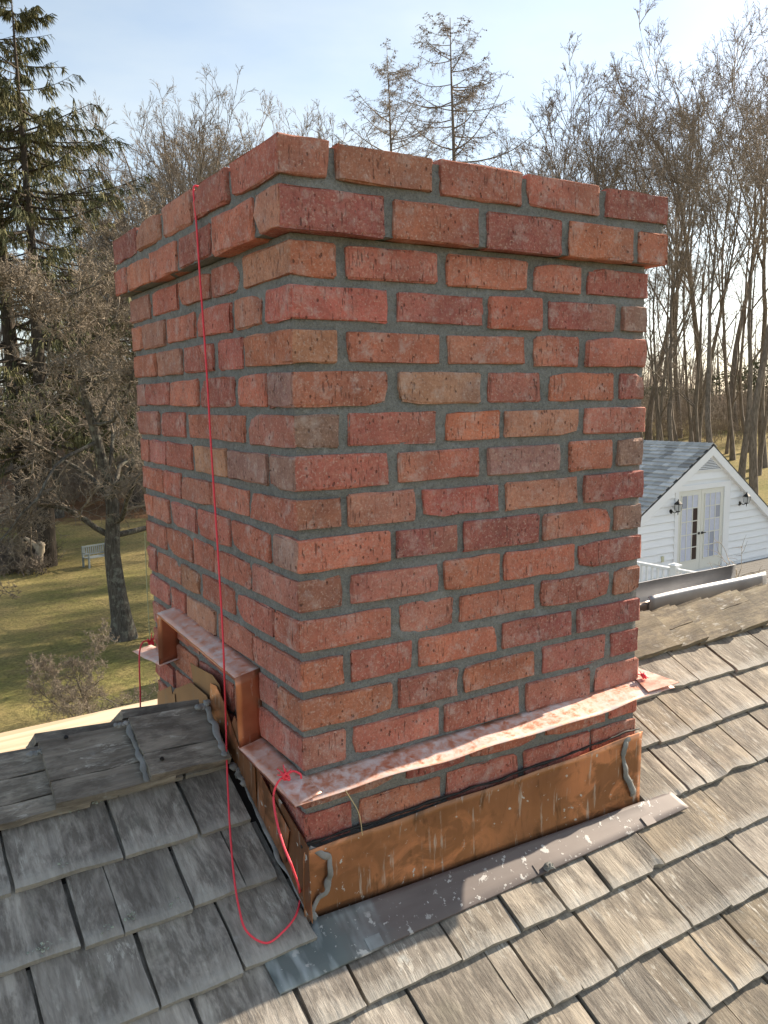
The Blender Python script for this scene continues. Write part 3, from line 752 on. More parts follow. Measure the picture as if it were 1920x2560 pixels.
# ---- apron lying on the shingles
def rpt(px, py, h): u_, v_ = roof_uv(px, py, h); return rp_(u_, v_, h)
HA = 0.0138
LL = roof_uv(701, 2485, HA); LU = roof_uv(657, 2390, HA); RL = roof_uv(1722, 2018, HA); RU = roof_uv(1668, 1970, HA)
n = 90; rows = []
for t_ in np.linspace(0, 1, n):
    u0_, v0_ = LL[0]*(1-t_)+RL[0]*t_, LL[1]*(1-t_)+RL[1]*t_
    ut = LU[0]*(1-t_)+RU[0]*t_
    vt = LU[1] if ut < -0.004 else (-0.0125-YX*ut)/CS
    col_ = []
    for q in (0, 0.03, 0.3, 0.6, 0.88, 1.0):
        h_ = HA+0.0008*math.sin(u0_*14+q*2)+(0.003*max(0, q-0.8)*5*(0 < ut < W))-0.0022*(q < 0.01)-0.009*q*(ut < 0)
        col_.append(rp_(u0_*(1-q)+ut*q, v0_*(1-q)+vt*q, h_))
    rows.append(col_)
v, f = grid_sheet(np.array(rows)); f = f[:, ::-1]
APL = rp_(0, 0, 0)
ap = link('apron_flashing', mesh('apron_flashing', v-CL, f, MAP), ch, label='grey-brown metal apron spattered with mortar lying on the shingles'); solid(ap, 0.0016)
ss_ = ap.modifiers  # two small hold-down tabs
for px, py in ((925, 2378), (1347, 2188), (1618, 2066)):
    p_ = rpt(px, py, HA+0.001); b_ = obox(p_, e1*0.030, e2*0.022, en*0.0016); link('apron_tab', mesh('apron_tab', b_[0]-CL, b_[1], MAP), ch)

# ---- side flashing pieces on the left (polygons on the wall plane)
def z1p(p): return 300+p[0]/3.318, 1450+p[1]/3.318
def z2p(p): return 550+p[0]/2.765, 1750+p[1]/2.765
def wall_poly(pts, conv, x_, mat, name, th_=0.0012, lab=None, bend=0.0):
    P_ = [on_plane(*conv(p), (1, 0, 0), x_) for p in pts]
    o = link(name, mesh(name, np.array(P_)-CL, [tuple(range(len(P_)))], mat), ch)
    if lab: o['label'] = lab
    return solid(o, th_)
wall_poly([(345, 570), (612, 1022), (640, 1545), (400, 1040)], z2p, -0.010, MCB, 'step_flashing')
wall_poly([(245, 440), (478, 902), (452, 1130), (225, 700)], z2p, -0.014, MCB, 'step_flashing')
wall_poly([(100, 110), (240, 470), (252, 740), (40, 300)], z2p, -0.018, MCB, 'step_flashing')
wall_poly([(750, 855), (800, 880), (860, 1010), (990, 1400), (920, 1400), (745, 1080)], z1p, -0.021, MCB, 'step_flashing')
wall_poly([(585, 685), (640, 720), (770, 790), (825, 870), (838, 960), (820, 1110), (700, 1080), (610, 850)], z1p, -0.017, MCT, 'saddle_flashing')
wall_poly([(313, 930), (425, 878), (436, 948), (455, 905), (590, 850), (720, 960), (760, 1080), (620, 1150), (313, 1150)], z1p, -0.024, MCT, 'saddle_flashing')
wall_poly([(385, 955), (455, 945), (468, 1120), (400, 1130)], z1p, -0.0262, MCT, 'saddle_flashing')

# ---- sealant beads
def bead(name, pts, rad, seed=1, par=ch, n=None, nv=(0, -1.0, 0)):
    p_ = resample(pts, n or len(pts)*9); r_ = np.random.default_rng(seed)
    nv = np.asarray(nv, float); k_ = np.linspace(0, 9, len(p_)); p_ = p_+np.stack([vnoise(k_, k_*0+q, 60+seed)-0.5 for q in (0, 5, 9)], 1)*rad*0.9
    rd = rad*(0.50+0.60*vnoise(np.linspace(0, 12, len(p_)), np.zeros(len(p_)), 50+seed)); rd[0] *= 0.4; rd[-1] *= 0.4
    v_, f_ = tube(p_, rd, 10, 0.10, r_); cc = np.repeat(p_, 10, 0); dv = v_-cc; v_ = cc+dv-nv*(dv@nv)[:, None]*0.68; base = CL if par is ch else np.zeros(3)
    return link(name, mesh(name, v_-base, f_, MCK, True), par)
bead('sealant_bead', [on_plane(*z2p(p), (0, 1, 0), -0.017) for p in [(618, 1042), (680, 1058), (742, 1072), (758, 1130), (768, 1210), (735, 1290), (690, 1370), (655, 1450), (652, 1535)]], 0.0075, 1)
z3p = lambda p: (1050+p[0]/2.37, 1650+p[1]/2.37)
bead('sealant_bead', [on_plane(*z3p(p), (0, 1, 0), -0.017) for p in [(1252, 455), (1215, 510), (1205, 580), (1222, 660), (1240, 740), (1270, 800)]], 0.0080, 2)
def roofbead(pts, conv, h, rad, seed): return bead('sealant_bead', [rpt(*conv(p), h) for p in pts], rad*0.85, seed, house, nv=en)
roofbead([(735, 1010), (735, 1080), (775, 1190), (815, 1300), (860, 1410), (885, 1470)], z1p, 0.062, 0.0085, 3)
roofbead([(930, 1530), (975, 1600), (1030, 1690)], z1p, 0.024, 0.010, 4)
roofbead([(150, 500), (200, 650), (240, 740), (300, 850), (370, 1000), (400, 1090), (470, 1200), (560, 1370), (622, 1490)], z2p, 0.020, 0.0075, 5)
z4p = lambda p: (p[0]/2.552, 1700+p[1]/2.552)
roofbead([(810, 275), (840, 350), (880, 450), (915, 560), (945, 645)], z4p, 0.052, 0.0072, 6)
roofbead([(740, 290), (775, 280), (805, 275)], z4p, 0.056, 0.0075, 7)
roofbead([(640, 1050), (700, 1045), (740, 1010)], z1p, 0.066, 0.010, 8)
roofbead([(180, 470), (230, 462), (285, 455)], z4p, 0.046, 0.0075, 9)
# nail heads on the caps
for px, py in ((165, 1843), (405, 1897)):
    p_ = rpt(px, py, 0.052 if px < 200 else 0.061); v, f = tube([p_, p_+en*0.002], [0.0045, 0.0035], 10); link('nail_head', mesh('nail_head', v, f, MBLACK), house)
# flecks of lichen along the cap edge and butts
lrng = np.random.default_rng(8); lm = simple('pale_lichen', (0.36, 0.40, 0.33), 0.95, 0, 0.3, 90)
parts = []
for px, py in ([(230, 2000), (240, 2006), (225, 2003), (190, 2024), (170, 2026), (150, 2030), (70, 2046), (30, 2056), (330, 2290), (322, 2296), (430, 2258), (270, 2318), (110, 2370), (120, 2366), (90, 2374), (155, 2160)]):
    p0 = rpt(px, py, 0.017)
    for q in range(9):
        c_ = p0+e1*lrng.normal(0, .007)+e2*lrng.normal(0, .0035)+en*lrng.uniform(-.004, .004); r_ = lrng.uniform(.0015, .004)
        a_ = lrng.normal(0, 1, (5, 3)); a_ /= np.linalg.norm(a_, axis=1)[:, None]; vv = c_+a_*r_*np.array([1, 1, .6])
        parts.append((vv, [(0, 1, 2), (0, 2, 3), (0, 3, 4), (1, 2, 4)]))
v, f = join(parts); link('lichen', mesh('lichen', v, f, lm), house, kind='stuff')

# ================================================================== pink mason's line
def string_obj(name, label, pts, rad=0.0019, n=240, grp=None):
    p_ = resample(pts, n); v_, f_ = tube(p_, rad, 7)
    o = thing(name, label, 'string', tuple(p_[-1])); 
    if grp: o['group'] = grp
    link('line', mesh('line', v_-p_[-1], f_, MSTR, True), o); return o
def knot(par, loc, size, seed):
    r_ = np.random.default_rng(seed); t_ = np.linspace(0, 1, 60)
    p_ = np.stack([np.sin(t_*14)*size*0.6, np.cos(t_*11+1)*size*0.6, np.sin(t_*17+2)*size*0.6], 1)
    v_, f_ = tube(p_, 0.0021, 6); q = [(v_, f_)]
    for k_ in range(7):
        d_ = r_.normal(0, 1, 3); d_[2] = abs(d_[2]); d_ /= np.linalg.norm(d_); e_ = np.stack([d_*size*0.4, d_*size*(1.0+r_.random()*0.8)+r_.normal(0, size*0.3, 3)])
        q.append(tube(e_, [0.0014, 0.0009], 5))
    v_, f_ = join(q); base = np.array(par.location)
    link('knot', mesh('knot', v_+loc-base, f_, MSTR, True), par)
fp = lambda p: (p[0]*1.15732, p[1]*1.15732)
top = on_plane(*fp((418, 412)), (1, 0, 0), -OV-0.003)
pts = [np.array([W*0.62, 0.30, 15*H-0.002]), np.array([0.2, 0.33, 15*H-0.002]), np.array([-OV+0.03, top[1]+0.004, 15*H+0.004]), np.array([-OV+0.006, top[1], 15*H+0.0065]), np.array([-OV-0.003, top[1], 15*H-0.001])]
for p in [(424, 480), (432, 600)]: pts.append(on_plane(*fp(p), (1, 0, 0), -OV-0.004))
for p, x_ in [((445, 780), -.030), ((457, 980), -.034), ((470, 1180), -.040), ((480, 1345), -.048), ((484, 1440), -.053)]: pts.append(on_plane(*fp(p), (1, 0, 0), x_))
for p, h_ in [((488, 1560), .075), ((490, 1650), .045), ((496, 1780), .026), ((505, 1890), .022), ((516, 1960), .021), ((533, 2012), .020), ((575, 2037), .020), ((612, 2012), .020), ((640, 1975), .021), ((648, 1930), .027)]: pts.append(rpt(*fp(p), h_))
for p, x_ in [((632, 1875), -.085), ((612, 1825), -.080), ((597, 1770), -.070), ((591, 1720), -.060), ((600, 1690), -.052)]: pts.append(on_plane(*fp(p), (1, 0, 0), x_))
kn = on_plane(*fp((616, 1676)), (0, 0, 1), 0.008); pts.append(kn)
so_ = string_obj('string', 'long pink string hanging down the left side of the chimney and looping over shingles', pts)
knot(so_, kn, 0.010, 1)
tail = resample([kn, on_plane(*fp((632, 1666)), (0, 0, 1), 0.012), on_plane(*fp((648, 1672)), (0, 0, 1), 0.008), on_plane(*fp((651, 1682)), (0, 0, 1), 0.0)], 20)
v, f = tube(tail, 0.0018, 6); link('tail', mesh('tail', v-np.array(so_.location), f, MSTR, True), so_)
kb = on_plane(*fp((325, 1386)), (1, 0, 0), -0.020)
pts = [on_plane(*fp(p), (1, 0, 0), x_) for p, x_ in [((303, 1560), -.075), ((303, 1500), -.073), ((301, 1440), -.07), ((302, 1405), -.062), ((310, 1386), -.045)]]+[kb]
s2 = string_obj('string', 'short pink string hanging off the rear copper ledge in front of the pine plank', pts, n=60); knot(s2, kb, 0.011, 2)
ka = np.array([W+0.006, -0.012, 0.022])
s3 = string_obj('string', 'red-pink string scrap curled on the sunlit copper flap', [ka+np.array([.028, .045, -.006]), ka+np.array([.012, .05, -.004]), ka+np.array([.0, .02, .0]), ka], 0.0013, 40); knot(s3, ka, 0.008, 3)

# pale straw caught under the copper lip, and a mortar lump on the apron
sa = on_plane(*z2p((868, 625)), (0, 1, 0), -0.066); sb = on_plane(*z2p((985, 935)), (0, 1, 0), -0.030); sm_ = 0.5*(sa+sb)+np.array([0.004, -0.008, 0.004])
stw = thing('straw', 'single pale dry straw dangling from the copper ledge', 'straw', tuple(sb)); MSW = simple('dry_straw', (0.55, 0.45, 0.25), 0.8)
v, f = tube(resample([sa, sm_, sb], 16)-sb, 0.0008, 5); link('stalk', mesh('stalk', v, f, MSW), stw)
lp = rpt(1372, 2170, HA+0.003); lr_ = np.random.default_rng(2)
V_, F_ = lattice(0, 0, 0, np.linspace(-.011, .011, 5), np.linspace(-.008, .008, 4), np.linspace(0, .009, 3)); V_ += lr_.normal(0, .0014, V_.shape); V_[:, :2] *= (1-0.35*V_[:, 2:3]/0.009)
ml = thing('mortar_lump', 'small lump of fallen mortar at the edge of the metal apron', 'debris', tuple(lp)); link('lump', mesh('lump', V_, F_, MM), ml)
# pale twine hanging past the rear left arris
tA = on_plane(362, 1330, (1, 0, 0), -0.05); tB = on_plane(375, 1600, (1, 0, 0), -0.05)
tw_ = thing('twine', 'thin pale twine hanging beside the rear edge of the chimney', 'string', tuple(tB)); v, f = tube(resample([tA, 0.5*(tA+tB)+np.array([0, .004, 0]), tB], 20)-tB, 0.0011, 5); link('strand', mesh('strand', v, f, simple('pale_twine', (0.45, 0.46, 0.27), 0.8)), tw_)

# ================================================================== pine plank and metal gutter behind the ridge
pf0 = on_plane(0, 1832, (0, 1, 0), 1.27); pf1 = on_plane(390, 1747, (0, 1, 0), 1.27)
dx_ = (pf1-pf0)/np.linalg.norm(pf1-pf0); pn = np.cross(dx_, np.array([0, 1.0, 0])); pn = pn/np.linalg.norm(pn); py_ = np.array([0, -1.0, 0])
pl = thing('plank', 'long new pine plank laid flat on the roof behind the ridge', 'plank', tuple(pf0))
Lp = 3.2
V_, F_ = lattice(0, 0, 0, np.linspace(-2.2, 1.0, 20), np.linspace(-0.235, 0, 5), np.linspace(-0.038, 0, 3))
o = link('board', mesh('board', V_, F_, MPINE), pl); o.rotation_euler = Matrix(((dx_[0], 0, pn[0]), (dx_[1], 1, pn[1]), (dx_[2], 0, pn[2]))).to_euler()
bevel(o, 0.003)
for xx in (-1.6, 0.75):
    zb = RT[2]-S*(1.15-0.400)-0.05; v, f = box(xx-0.03, xx+0.03, -0.2, -0.03, zb-pf0[2]+0.02, -0.036); link('bracket', mesh('bracket', v, f, MPINE), pl)
# gutter
MZ = MT('galvanised_sheet', 0.48, 0.8); c_ = MZ.mix(MZ.ramp(MZ.noise(6, 5), 0.3, 0.7), (0.24, 0.24, 0.245), (0.38, 0.38, 0.39)); MZ.col(c_); MZ.bump(MZ.noise(7, 3), 0.25, 0.004)
ga = on_plane(1622, 1491, (0, 1, 0), 0.60); gb = on_plane(1914, 1429, (0, 1, 0), 0.60)
gd = (gb-ga); gl = np.linalg.norm(gd); gd /= gl
gt = thing('gutter', 'bent grey sheet-metal gutter length lying behind the ridge', 'gutter', tuple(ga))
gn = np.array([0, 1.0, 0]); gup = np.cross(gd, gn); gup /= np.linalg.norm(gup)
prof = [(0.004, -0.006), (0.0, 0.0), (-0.004, -0.012), (-0.002, -0.06), (0.01, -0.10), (0.10, -0.10), (0.125, -0.06), (0.125, 0.008), (0.12, 0.009)]
def sweep(l0, l1, prof, wob=0.0015, n=24):
    rows = []
    for t_ in np.linspace(l0, l1, n): rows.append([gd*t_+gn*a_+gup*(b_+wob*math.sin(t_*9)) for a_, b_ in prof])
    return grid_sheet(np.array(rows))
v, f = sweep(0.0, gl, prof); solid(link('trough', mesh('trough', v, f, MZ.m), gt), 0.0012)
v, f = sweep(-0.62, 0.012, [(a_*0.92+0.004, b_-0.016) for a_, b_ in prof]); solid(link('trough', mesh('trough', v, f, simple('brown_metal', (0.13, 0.10, 0.085), 0.4, 0.7, 0.3, 6)), gt), 0.0012)
for xx in (0.08, gl-0.1):
    p_ = gd*xx+gn*0.05; zb = RT[2]-S*(0.65-0.400)-ga[2]
    v, f = box(p_[0]-.02, p_[0]+.02, p_[1]-.03, p_[1]+.03, min(zb, -0.12), p_[2]-0.10); link('support', mesh('support', v, f, MZ.m), gt)

# ================================================================== white gabled building with French doors
GA = R(86.5); GU = np.array([math.sin(GA), math.cos(GA), 0]); GN = np.array([GU[1], -GU[0], 0])   # GN faces the roof
GO = at_depth(1740.4, 1423.0, 21.4); ZU = np.array([0, 0, 1.0])
gz0 = float(ground_z(GO[0], GO[1]))-0.3-GO[2]
gb_ = thing('outbuilding', 'white clapboard gabled building with French doors and grey shingle roof', 'building', tuple(GO))
def G3(u, d, z): return GU*u+GN*d+ZU*z            # local to the building
AP = (0.365, 3.155); SL, SRt = 0.56, 0.69
UL, UR = -3.6, 4.3
zl = AP[1]-SL*(AP[0]-UL); zr = AP[1]-SRt*(UR-AP[0]); DEP = 9.0
def prism(poly, d0, d1, mat, name, par, **kw):
    n = len(poly); v = [G3(u, d0, z) for u, z in poly]+[G3(u, d1, z) for u, z in poly]
    f = [tuple(range(n)), tuple(range(2*n-1, n-1, -1))]+[(i, i+n, (i+1) % n+n, (i+1) % n) for i in range(n)]
    f = [tuple(reversed(q)) for q in f]
    return link(name, mesh(name, v, f, mat), par, **kw)
wall = prism([(UL, gz0), (UR, gz0), (UR, zr-0.12), (AP[0], AP[1]-0.12), (UL, zl-0.12)], -DEP, 0.0, MWHITE, 'wall', gb_)
# clapboards, each its own board, cut to the gable and round the door
def gable_u(z):
    if z > AP[1]-0.14: return None
    a_ = AP[0]-(AP[1]-0.14-z)/SL; b_ = AP[0]+(AP[1]-0.14-z)/SRt
    return max(a_, UL), min(b_, UR)
EXP = 0.190; z_ = -1.15
DL, DR, DT = -0.87, 1.03, 2.05; CSG = 0.13
while z_ < AP[1]-0.35:
    g0, g1 = gable_u(z_), gable_u(z_+EXP)
    if g0 and g1:
        sp = [(g0[0], g0[1], g1[0], g1[1])]
        if z_ < DT+CSG: sp = [(g0[0], DL-CSG, g1[0], DL-CSG), (DR+CSG+0.12, g0[1], DR+CSG+0.12, g1[1])]
        for a0, b0, a1, b1 in sp:
            if b0-a0 < 0.05: continue
            zb_ = z_+0.020; v = [G3(a0, 0.002, zb_), G3(b0, 0.002, zb_), G3(b1, 0.002, z_+EXP), G3(a1, 0.002, z_+EXP), G3(a0, 0.045, zb_), G3(b0, 0.045, zb_), G3(b1, 0.009, z_+EXP), G3(a1, 0.009, z_+EXP)]
            link('clapboard', mesh('clapboard', v, [(4, 5, 6, 7), (0, 1, 5, 4), (1, 2, 6, 5), (2, 3, 7, 6), (3, 0, 4, 7)], MWHITE), wall)
    z_ += EXP
# rake boards
for s_, ue in ((SL, UL-0.35), (SRt, UR+0.35)):
    ze = AP[1]-s_*abs(ue-AP[0]); v0 = [(AP[0], AP[1]-0.035), (ue, ze-0.035), (ue, ze-0.27), (AP[0], AP[1]-0.27)]
    if ue > 0: v0 = v0[::-1]
    prism(v0, 0.0, 0.125, MWHITE, 'rake_board', gb_)
# roof slabs and shingles on the visible left slope
MGS = MT('grey_slate_shingle', 0.95, 0, 0.05); cG = MGS.mix(MGS.noise(6, 4), (0.36, 0.35, 0.33), (0.58, 0.57, 0.54)); MGS.col(MGS.mix(1.0, cG, MGS.objcol(), 'MULTIPLY'))
rfl = None
for s_, ue, nm in ((SL, UL-0.4, 'roof'), (SRt, UR+0.4, 'roof')):
    ze = AP[1]-s_*abs(ue-AP[0]); poly = [(AP[0], AP[1]), (ue, ze), (ue, ze-0.032), (AP[0], AP[1]-0.032)]
    if ue > 0: poly = poly[::-1]
    o = prism(poly, -DEP, 0.13, simple('dark_roof_edge', (0.05, 0.05, 0.052), 0.8), nm, gb_)
    if ue < 0: rfl = o
sd = np.array([-1.0, -SL]); sd /= np.linalg.norm(sd); SLN = np.array([-sd[1], sd[0]])*-1
if SLN[1] < 0: SLN = -SLN
rb = np.random.default_rng(4); ex2 = 0.17
shm = []
for ww in (0.16, 0.23, 0.30):
    pts_ = []
    for d_ in (0, ww-0.008):
        for t_, h_ in ((0, 0.004), (ex2*1.15, 0.042), (ex2*1.15, 0.008)):
            pts_.append(G3(sd[0]*t_+SLN[0]*h_, -d_, sd[1]*t_+SLN[1]*h_))
    shm.append((ww, mesh('shingle', pts_, [(0, 3, 4, 1), (1, 4, 5, 2), (0, 1, 2), (3, 5, 4)], MGS.m)))
cnt = 0
for c_ in range(0, 19):
    d_ = -0.12+rb.random()*0.05 if c_ % 2 else -0.12
    t0 = 0.06+c_*ex2
    while d_ < 3.3 and cnt < 290:
        ww, m_ = shm[rb.integers(0, 3)]
        o = link('shingle', m_, rfl, tuple(G3(AP[0]+sd[0]*t0, -d_, AP[1]+sd[1]*t0))); q = 0.6+0.75*rb.random(); o.color = (q, q, q*1.02, 1); d_ += ww; cnt += 1
for i in range(18):
    d_ = -0.12+i*0.185
    for s_, dr in ((SL, -1), (SRt, 1)):
        v = [G3(AP[0], -d_, AP[1]+0.035), G3(AP[0], -d_-0.2, AP[1]+0.022), G3(AP[0]+dr*0.15, -d_-0.2, AP[1]+0.022-0.15*s_), G3(AP[0]+dr*0.15, -d_, AP[1]+0.035-0.15*s_)]
        if dr < 0: v = v[::-1]
        o = link('ridge_cap', mesh('ridge_cap', v, [(0, 1, 2, 3)], MGS.m), rfl); solid(o, 0.018, -1); q = 0.7+0.5*rb.random(); o.color = (q, q, q, 1)
# gable louvre
lv = prism([(-0.475, 2.47), (0.97, 2.47), (0.30, 2.93)], 0.0, 0.045, MWHITE, 'louvre_frame', gb_)
prism([(-0.30, 2.52), (0.82, 2.52), (0.30, 2.86)], 0.046, 0.0465, simple('vent_dark', (0.10, 0.10, 0.11), 0.9), 'vent_opening', lv)
for i in range(8):
    z_ = 2.53+i*0.042; t_ = 1-(z_+0.02-2.52)/0.345; a_, b_ = 0.30-0.60*t_*0.95, 0.30+0.52*t_*0.95
    v, f = obox(G3(a_, 0.048, z_), GU*(b_-a_), GN*0.030-ZU*0.012, ZU*0.014); link('louvre', mesh('louvre', v, f, MWHITE), lv)
# casing, doors, panes
MCRM = simple('cream_door_paint', (0.70, 0.69, 0.62), 0.5, 0, 0.03)
cas = prism([(DL-CSG, -0.05), (DL, -0.05), (DL, DT), (DR, DT), (DR, -0.05), (DR+CSG+0.12, -0.05), (DR+CSG+0.12, DT+CSG), (DL-CSG, DT+CSG)], 0.0, 0.05, MWHITE, 'door_casing', gb_)
MGL = MT('window_glass', 0.06, 0.0, 0.8); MGL.col((0.30, 0.34, 0.44))
gl2 = MGL.m
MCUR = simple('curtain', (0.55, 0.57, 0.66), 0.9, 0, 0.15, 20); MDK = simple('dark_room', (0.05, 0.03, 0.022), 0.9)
DM = 0.5*(DL+DR)
for i, (a_, b_) in enumerate(((DL+0.005, DM-0.006), (DM+0.006, DR-0.005))):
    dp = prism([(a_, 0.0), (b_, 0.0), (b_, DT-0.01), (a_, DT-0.01)], -0.02, 0.022, MCRM, 'door', gb_)
    g0, g1 = a_+0.135, b_-0.135; zb, zt_ = 0.27, 1.93
    for c_ in range(3):
        for r_ in range(5):
            u0_ = g0+(g1-g0)*c_/3+0.012; u1_ = g0+(g1-g0)*(c_+1)/3-0.012; y0_ = zb+(zt_-zb)*r_/5+0.012; y1_ = zb+(zt_-zb)*(r_+1)/5-0.012
            v, f = obox(G3(u0_, 0.0235, y0_), GU*(u1_-u0_), GN*0.002, ZU*(y1_-y0_))
            mt_ = gl2 if not (i == 0 and c_ == 2 and r_ < 4) else MT('x').m if False else gl2
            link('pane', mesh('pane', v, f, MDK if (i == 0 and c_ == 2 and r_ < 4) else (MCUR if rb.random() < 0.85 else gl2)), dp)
    for c_ in range(4):
        u_ = g0+(g1-g0)*c_/3; v, f = obox(G3(u_-0.011, 0.0225, zb-0.012), GU*0.022, GN*0.016, ZU*(zt_-zb+0.024)); link('muntin', mesh('muntin', v, f, MCRM), dp)
    for r_ in range(6):
        z_ = zb+(zt_-zb)*r_/5; v, f = obox(G3(g0-0.011, 0.0225, z_-0.011), GU*(g1-g0+0.022), GN*0.0145, ZU*0.022); link('muntin', mesh('muntin', v, f, MCRM), dp)
    hu = DM-0.06 if i == 0 else DM+0.07
    parts = [obox(G3(hu-0.035, 0.022, 0.90), GU*0.07, GN*0.012, ZU*0.06), obox(G3(hu-0.02, 0.03, 0.92), GU*(0.13 if i else -0.05), GN*0.035, ZU*0.02)]
    link('handle', mesh('handle', *join(parts), MBLACK), dp)
v, f = obox(G3(-1.475, 0.024, 0.37), GU*0.085, GN*0.03, ZU*0.14); link('outlet_box', mesh('outlet_box', v, f, simple('yellowed_plastic', (0.55, 0.54, 0.36), 0.5)), gb_)
# wall lanterns
def lantern(u, z, label):
    t = thing('wall_lantern', label, 'lamp', tuple(GO+G3(u, 0.025, z)), 0, 'lanterns beside the French doors')
    P = lambda a, d, h: G3(a, d, h)
    prs = [tube([P(-0.09, 0.0, -0.02), P(-0.09, 0.02, -0.02)], [0.045, 0.04], 12)]
    link('back_plate', mesh('back_plate', *join([tube([P(-0.085, 0.0, -0.115), P(-0.085, 0.025, -0.115)], [0.06, 0.05], 12), tube([P(-0.085, 0.01, -0.10), P(-0.06, 0.10, -0.14), P(0.0, 0.15, -0.10)], 0.012, 8)]), MBLACK), t)
    link('body', mesh('body', *join([tube([P(0, .15, -0.19), P(0, .15, -0.11)], [0.006, 0.016], 8), tube([P(0, .15, -0.11), P(0, .15, -0.085)], [0.05, 0.058], 8)]+[tube([P(a, .15+b, -0.085), P(a*1.35, .15+b*1.35, 0.07)], 0.006, 5) for a, b in ((.05, .05), (-.05, .05), (.05, -.05), (-.05, -.05))]), MBLACK), t)
    v_, f_ = tube([P(0, .15, -0.085), P(0, .15, 0.07)], [0.060, 0.082], 8); link('glass', mesh('glass', v_, f_, simple('lamp_glass', (0.45, 0.47, 0.48), 0.15)), t)
    link('cap', mesh('cap', *tube([P(0, .15, 0.07), P(0, .15, 0.085), P(0, .15, 0.14), P(0, .15, 0.16), P(0, .15, 0.20)], [0.105, 0.10, 0.04, 0.018, 0.005], 8), MBLACK), t)
lantern(-1.07, 1.70, 'black wall lantern beside the French doors, nearer the balcony railing')
lantern(1.83, 1.66, 'black wall lantern beside the French doors, on the side without railing')
# deck in front of the doors, on its own lower storey
dk = thing('deck', 'flat grey boarded deck in front of the white French doors', 'deck', tuple(GO))
MDB = simple('grey_deck_board', (0.13, 0.12, 0.108), 0.85, 0, 0.25, 5)
for i in range(40):
    v, f = obox(G3(-3.3, 0.06+i*0.145, -0.10), GU*8.2, GN*0.138, ZU*0.035); link('deck_board', mesh('deck_board', v, f, MDB), dk)
v, f = obox(G3(-3.25, 0.03, gz0), GU*8.1, GN*5.85, ZU*(-0.105-gz0)); link('lower_storey', mesh('lower_storey', v, f, MWHITE), dk)
# lower lean-to roof beside the deck
lo_ = thing('lean_to_roof', 'dark shingled lean-to roof below the white balcony railing', 'roof', tuple(GO))
for i in range(10):
    v, f = obox(G3(-3.4-0.2*i, 5.6, -0.55-0.10*i), -GU*0.23-ZU*0.10, -GN*6.5, ZU*0.05); link('shingle_course', mesh('shingle_course', v, f, simple('dark_shingle', (0.06, 0.055, 0.05), 0.85)), lo_)
# railing: runs from the building towards the house, square posts and balusters
pA = at_depth(1687, 1411, 17.5); dR = -np.array([math.sin(R(-5)), math.cos(R(-5)), 0])
rl = thing('railing', 'white balcony railing with square capped post and close balusters', 'railing', tuple(pA))
nR = np.array([dR[1], -dR[0], 0]); ZT = 0.0
def rbx(l0, l1, w0, z0, z1): return obox(dR*l0-nR*w0/2+ZU*z0, dR*(l1-l0), nR*w0, ZU*(z1-z0))
for l_ in (-2.45, 0.0, 2.45):
    po = link('post', mesh('post', *rbx(l_-0.07, l_+0.07, 0.14, -1.05, -0.03), MWHITE), rl)
    link('post_cap', mesh('post_cap', *join([rbx(l_-0.105, l_+0.105, 0.21, -0.03, 0.0), rbx(l_-0.06, l_+0.06, 0.12, 0.0, 0.02)]), MWHITE), po)
for a_, b_ in ((-2.38, -0.07), (0.07, 2.38)):
    link('top_rail', mesh('top_rail', *rbx(a_, b_, 0.09, -0.13, -0.08), MWHITE), rl); link('bottom_rail', mesh('bottom_rail', *rbx(a_, b_, 0.06, -0.95, -0.90), MWHITE), rl)
    for k_ in range(17):
        l_ = a_+0.07+k_*(b_-a_-0.14)/16; link('baluster', mesh('baluster', *rbx(l_-0.02, l_+0.02, 0.04, -0.90, -0.13), MWHITE), rl)

# ================================================================== trees
def norm(a): return a/(np.linalg.norm(a, axis=-1, keepdims=True)+1e-9)
def perp_rand(d, rng):
    r_ = rng.normal(0, 1, d.shape); r_ -= (r_*d).sum(-1, keepdims=True)*d; return norm(r_)
def walk(pos, dr, ln, rad, steps, rng, wander, trop, tip=0.45, dirtrop=(0, 0, 1.0)):
    """grow all branches of one level together; returns node positions (n,steps+1,3) and radii"""
    n = len(pos); P = np.zeros((n, steps+1, 3)); Rr = np.zeros((n, steps+1)); D = np.zeros((n, steps+1, 3))
    P[:, 0] = pos; Rr[:, 0] = rad; D[:, 0] = dr; d = dr.copy(); tv = np.array(dirtrop)
    for s in range(steps):
        d = norm(d+rng.normal(0, wander, d.shape)+tv*trop)
        P[:, s+1] = P[:, s]+d*(ln/steps)[:, None]; D[:, s+1] = d; Rr[:, s+1] = rad*(1-(1-tip)*(s+1)/steps)
    return P, Rr, D
def spawn(P, Rr, D, ln, m, rng, tmin, tmax, ang, angv, lr, rr_, lenfall=0.5):
    n, k = P.shape[:2]; k -= 1
    idx = np.repeat(np.arange(n), m); t = rng.uniform(tmin, tmax, n*m)*k; i = np.minimum(t.astype(int), k-1); fr = (t-i)[:, None]
    pos = P[idx, i]*(1-fr)+P[idx, i+1]*fr; d = D[idx, i+1]; r0 = Rr[idx, i]*(1-fr[:, 0])+Rr[idx, i+1]*fr[:, 0]
    a_ = (ang+rng.normal(0, angv, n*m))[:, None]; nd = norm(d*np.cos(a_)+perp_rand(d, rng)*np.sin(a_))
    l_ = ln[idx]*lr*(1-lenfall*(t/k))*rng.uniform(0.7, 1.25, n*m)
    return pos, nd, l_, np.minimum(r0*rr_, r0*0.95)
